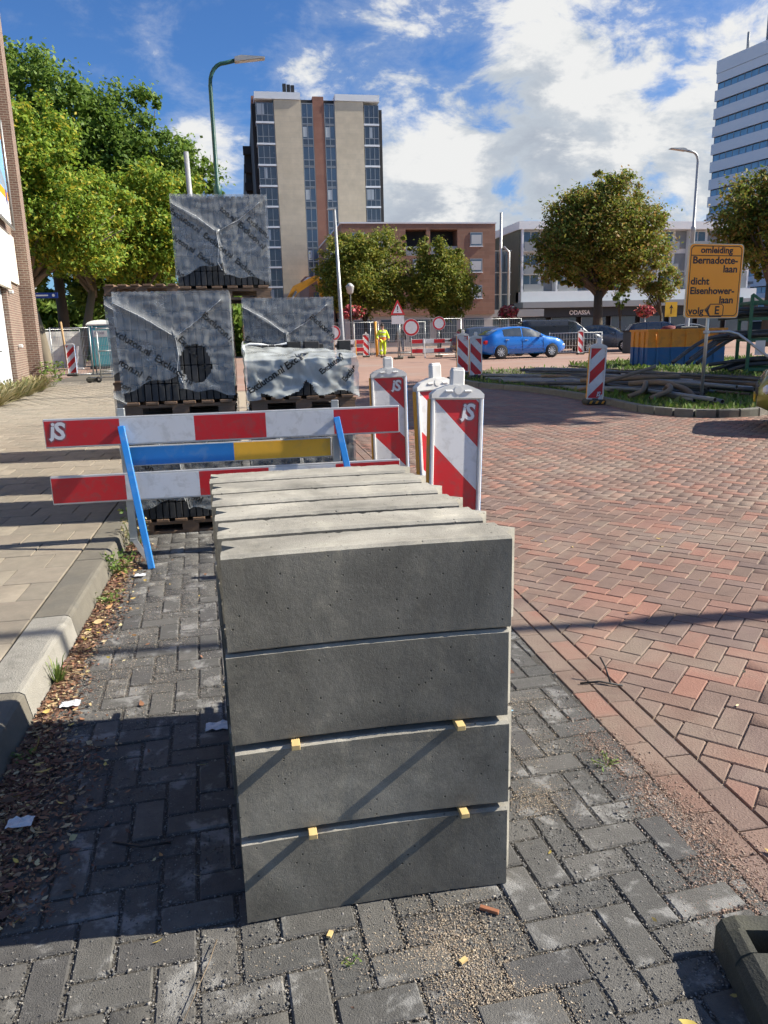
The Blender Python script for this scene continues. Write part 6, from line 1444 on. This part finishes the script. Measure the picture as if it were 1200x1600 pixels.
tree('slender tree with thin twigs at the right end of the left group', (-1.9, 52, 0), 4.0, [(0, 0, 9.6, 1.4, 1.7), (-1.0, 0, 8, 1.6, 1.6), (.3, 0, 12, .8, 1.0)], 4350, 0.131, L_grn, .2, m_bark, group='trees along the left side')
tree('dark tree in the shade behind the street name plate', (-12.5, 47, 0), 4.0, [(0, 0, 7.5, 3.2, 3.0), (-2, 0, 9.5, 3, 3)], 10150, 0.197, L_grn, .3, m_bark2, (.6, 0), group='trees along the left side')
tree('shaded tree filling the gap above the toilet cabin', (-8.2, 56, 0), 3.4, [(0, 0, 5.6, 3.0, 2.2), (2.4, 0, 5.2, 2.6, 2.2), (-2.6, 0, 5.4, 2.6, 2.2)], 10150, 0.197, L_grn, .24, m_bark, group='trees along the left side')
tree('tree with a pale slanting trunk left of the toilet cabin', (-9.3, 46.5, 0), 4.6, [(-.5, 0, 6.6, 1.8, 1.5), (.5, 0, 7.2, 1.6, 1.5)], 7250, 0.107, L_grn, .26, m_bark2, (1.3, .2), group='trees along the left side')
tree('tree with a dark upright trunk right above the toilet cabin', (-7.1, 47.5, 0), 4.8, [(0, 0, 6.8, 1.8, 1.6), (.8, 0, 7.6, 1.6, 1.5)], 7250, 0.107, L_yel, .3, m_bark, (.3, .2), group='trees along the left side')
hd = thing('hedge', 'dark shrubs in the shade at the foot of the left trees', 'hedge', (-9, 62, 0))
n = 14000; P = np.c_[RNG.uniform(-10, 9, n), RNG.normal(0, .8, n), RNG.uniform(0, 4.6, n)]; q = RNG.normal(0, .22, (n, 4, 3)); big_mesh('foliage', (P[:, None, :] + q).reshape(-1, 3), np.arange(n * 4).reshape(-1, 4), L_grn, hd)
# middle pair
tree('left one of the two round trees before the brown building', (9.1, 57, 0), 2.6, [(0, 0, 5.4, 3.0, 2.4), (-1.9, 0, 5.0, 1.9, 1.8), (.9, 0, 7.6, 1.9, 1.7), (-1.2, 0, 7.2, 1.7, 1.5), (1.9, 0, 4.6, 1.7, 1.6)], 49300, 0.094, L_mid, .16, group='round trees in the square', limbs=12)
tree('right one of the two round trees before the brown building', (14.6, 56.5, 0), 2.4, [(0, 0, 4.8, 2.2, 2.2), (.9, 0, 4.2, 1.9, 1.7), (-.5, 0, 6.8, 1.5, 1.3), (.9, 0, 6.6, 1.2, 1.1), (-1.3, 0, 4.4, 1.4, 1.5)], 37700, 0.094, L_mid, .15, group='round trees in the square', limbs=12)
tree('large chestnut tree with browning leaves in the car park', (27.0, 56, 0), 4.2, [(0, 0, 8.2, 4.2, 3.5), (-3.3, 0, 7.0, 2.1, 2.3), (3.0, -.3, 7.6, 2.5, 2.5), (.4, 0, 10.8, 2.9, 1.9), (3.9, 0, 9.6, 1.3, 1.1), (-1.8, 0, 9.6, 2.1, 1.7), (1.2, 0, 5.6, 3.0, 1.3), (-2.6, 0, 5.2, 1.7, .9)], 63800, 0.115, L_che, .40, group='chestnut trees', limbs=16)
tree('chestnut tree cut off by the right photo edge above the rack', (34.2, 46, 0), 4.4, [(0, 0, 8.0, 3.4, 3.0), (-2.4, 0, 6.8, 2.0, 1.9), (.6, 0, 10.2, 2.2, 1.7), (3, 0, 8.6, 2.6, 2.6), (-1.2, 0, 5.4, 1.8, 1.2)], 31900, 0.131, L_che, .36, group='chestnut trees', limbs=14)
tree('small brown leaved tree seen behind the diversion sign', (35.8, 62, 0), 2.6, [(0, 0, 5.2, 1.7, 2.0), (-.9, 0, 4.6, 1.3, 1.4)], 4640, 0.123, L_che, .14, group='chestnut trees')
tree('slim columnar tree before the shops right of the chestnut', (32.0, 62, 0), 2.0, [(0, 0, 4.6, .7, 1.8)], 1740, 0.098, L_grn, .08, group='round trees in the square', limbs=5)
tree('roadside chestnut out of frame to the right, shading the road', (19.5, 13.4, 0), 6, [(0, 0, 10.6, 3.8, 3.0), (-2.2, 1.5, 9.6, 2.6, 2.2), (2.4, 1.0, 10.4, 2.6, 2.2), (0, -1.2, 12, 2.4, 2.0)], 13050, 0.213, L_che, .36, group='chestnut trees')
tree('second roadside chestnut out of frame to the right', (23.2, 18.2, 0), 6, [(0, 0, 11.2, 4.0, 3.2), (-2.0, 1.5, 10, 2.6, 2.2), (2.4, 1.6, 11, 2.6, 2.2), (-1, -2, 10, 2.8, 2.2)], 13050, 0.213, L_che, .36, group='chestnut trees')

# ---- weeds
m_weed = mat('weed_leaf', rnd=[(.13, .22, .035), (.18, .27, .05), (.09, .16, .03), (.26, .30, .08), (.15, .22, .05)], rough=.6, var=.2, scale=30, trans=.3)
m_dry = mat('dry_grass', rnd=[(.36, .30, .15), (.28, .25, .11), (.20, .22, .08), (.42, .36, .2)], rough=.8, var=.2, scale=20, trans=.2)
def weed(label, loc, n, rad, h, ls, m=None, blade=False, group='weeds in the gutter'):
    t = thing('weed_plant', label, 'weed', loc, 0, group); a = RNG.uniform(0, 6.28, n); r_ = rad * np.sqrt(RNG.random(n)); hh = h * RNG.uniform(.2, 1, n)
    if blade:
        B0 = np.c_[np.cos(a) * r_ * .3, np.sin(a) * r_ * .3, np.zeros(n)]; T = np.c_[np.cos(a) * r_ * 1.6, np.sin(a) * r_ * 1.6, hh]; sd = np.c_[-np.sin(a), np.cos(a), np.zeros(n)] * ls
        Mid = B0 * .4 + T * .6 + np.c_[np.zeros(n), np.zeros(n), hh * .25]; V = np.stack([B0 - sd, B0 + sd, Mid + sd * .8, T, Mid - sd * .8], 1); F = np.concatenate([np.array([(0, 1, 2, 4)]) + 5 * i for i in range(n)]); V2 = V.reshape(-1, 3)
        big_mesh('blade', V2, np.array([f for i in range(n) for f in ((5 * i, 5 * i + 1, 5 * i + 2), (5 * i, 5 * i + 2, 5 * i + 4), (5 * i + 4, 5 * i + 2, 5 * i + 3))]), m or m_weed, t)['kind'] = 'stuff'; return
    P = np.c_[np.cos(a) * r_, np.sin(a) * r_, hh]; nv = RNG.normal(0, .6, (n, 3)) + np.array([0, 0, 1]); nv /= np.linalg.norm(nv, axis=1)[:, None]; u = np.cross(nv, RNG.normal(0, 1, (n, 3))); u /= np.linalg.norm(u, axis=1)[:, None]; v = np.cross(nv, u)
    s_ = ls * RNG.uniform(.5, 1.3, (n, 1)); V = np.stack([P - u * s_, P - v * s_ * .6, P + u * s_, P + v * s_ * .6], 1); big_mesh('leaf', V.reshape(-1, 3), np.arange(4 * n).reshape(-1, 4), m or m_weed, t)['kind'] = 'stuff'
    b = MB()
    for i in range(0, n, 6): b.tube([(P[i][0] * .2, P[i][1] * .2, 0), tuple(P[i])], .0015, 3)
    b.obj('stem', m_weed, t)
weed('leafy green weed at the kerb below the blue barrier leg', (-.86, 4.82, 0), 130, .11, .15, .017); weed('bushy weed with dry stalks at the barrier foot', (-.84, 5.45, 0), 150, .10, .22, .014, m_dry)
weed('grass tuft growing against the pale kerb stone', (-.885, 3.25, 0), 60, .05, .12, .003, None, True); weed('low yellowish weed in the leaf litter', (-.83, 4.3, 0), 70, .09, .05, .012); weed('small weed by the mossy kerb end', (-.86, 2.62, 0), 26, .05, .04, .009)
weed('dark weed between barrier post and pallet', (-.88, 5.85, 0), 120, .12, .25, .016); weed('tiny bright green sprout before the stack', (.16, 1.49, 0), 16, .022, .012, .005, group=None); weed('small weed on the grit by the brick band', (1.13, 2.14, 0), 34, .05, .02, .007, group=None)
weed('green weed cluster at the foot of the brick pier', (-5.75, 24.6, .12), 260, .42, .75, .06, group=None)
for k, y in enumerate((17.6, 19.2, 20.8, 22.4)): weed(('dry grass under the white doors, nearest tuft', 'dry grass under the white doors, second tuft', 'dry grass under the white doors, third tuft', 'dry grass tuft nearest the brick pier')[k], (-5.35 - .1 * k, y, .12), 200, .5, .5, .02, m_dry, True, 'dry grass along the building')

# ---- scraps
m_foil = mat('crumpled_foil', (.66, .68, .70), .35, .2, 40, bump=.6, bscale=90)
def scrap(label, loc, s_, m=None, seed=0):
    b = MB(); vs = []
    for j in range(8):
        for i in range(8): u, v = i / 7 - .5, j / 7 - .5; vs.append((u * s_ * 1.5 + .2 * s_ * noise.noise(Vector((i, j, seed))), v * s_ + .2 * s_ * noise.noise(Vector((j, i, seed + 4))), .004 + s_ * .28 * abs(noise.noise(Vector((i * .7, j * .7, seed + 9))))))
    b.add(vs, [(j * 8 + i, j * 8 + i + 1, (j + 1) * 8 + i + 1, (j + 1) * 8 + i) for j in range(7) for i in range(7)]); tag(b.obj('plastic_scrap', m or m_foil, None, loc), label, 'scrap', 'scraps of litter')
scrap('crumpled clear plastic scrap against the left side of the stack', (-.185, 2.70, 0), .06, seed=1); scrap('crumpled white scrap in the gutter near the pale kerb', (-.78, 3.0, .01), .05, seed=2); scrap('crumpled foil scrap on the leaf litter at left', (-.76, 2.2, .02), .05, seed=3); scrap('small white scrap below the blue barrier leg', (-.72, 4.72, .01), .045, seed=5)
tag(MB().box((0, 0, .006), (.05, .012, .009), M=Matrix.Rotation(R(-35), 3, 'Z'), bev=.001).obj('wood_chip', mat('red_wood', (.3, .12, .06), .8, .2, 30), None, (.53, 1.58, 0)), 'reddish splinter of wood right of the stack base', 'wood chip')
for x, y, a, lab in ((.42, 1.44, .5, 'yellow wood chip on the sand in front of the stack'), (.12, 1.585, 1.1, 'yellow wood chip touching the stack base')): tag(MB().box((0, 0, .005), (.02, .011, .006), M=Matrix.Rotation(a, 3, 'Z')).obj('wood_chip', m_batten, None, (x, y, 0)), lab, 'wood chip')
tag(MB().tube([(1.30, 2.72, .006), (1.38, 2.71, .01), (1.46, 2.66, .006)], .004, 6).tube([(1.42, 2.69, .008), (1.42, 2.74, .06), (1.41, 2.77, .09)], .004, 6).obj('twig', m_trim), 'black wire twig sticking up on the brick band', 'twig')
tag(MB().tube([(-.47, 2.07, .004), (-.38, 2.02, .012), (-.30, 2.03, .006)], .0035, 6).obj('twig', m_trim), 'bent black twig on the shaded pavers left of the stack', 'twig')
tag(MB().tube([(-.22, 1.40, .01), (-.17, 1.55, .015), (-.155, 1.62, .01)], .0012, 5).obj('twig', m_ptan), 'dry stalk lying in a paver joint at lower left', 'twig')
tag(MB().tube([(.86, 2.55, .004), (.90, 2.57, .008), (.95, 2.565, .004)], .0022, 6).obj('cable_offcut', mat('offcut_blue', (.3, .55, .7), .4, .05)), 'pale blue cable offcut on the pavers right of the stack', 'cable')
st = thing('gully_grate', 'rusty drain grate at the edge of the bay behind the stack', 'drain grate', (.96, 3.02, 0)); MB().bb(-.11, .11, -.14, .14, -.01, .004).obj('frame', mat('rusty_iron', (.14, .07, .045), .8, .4, 20), st)
for k in range(5): MB().bb(-.08, .08, -.11 + .05 * k, -.085 + .05 * k, .0045, .008).obj('bar', mat('rusty_iron'), st)
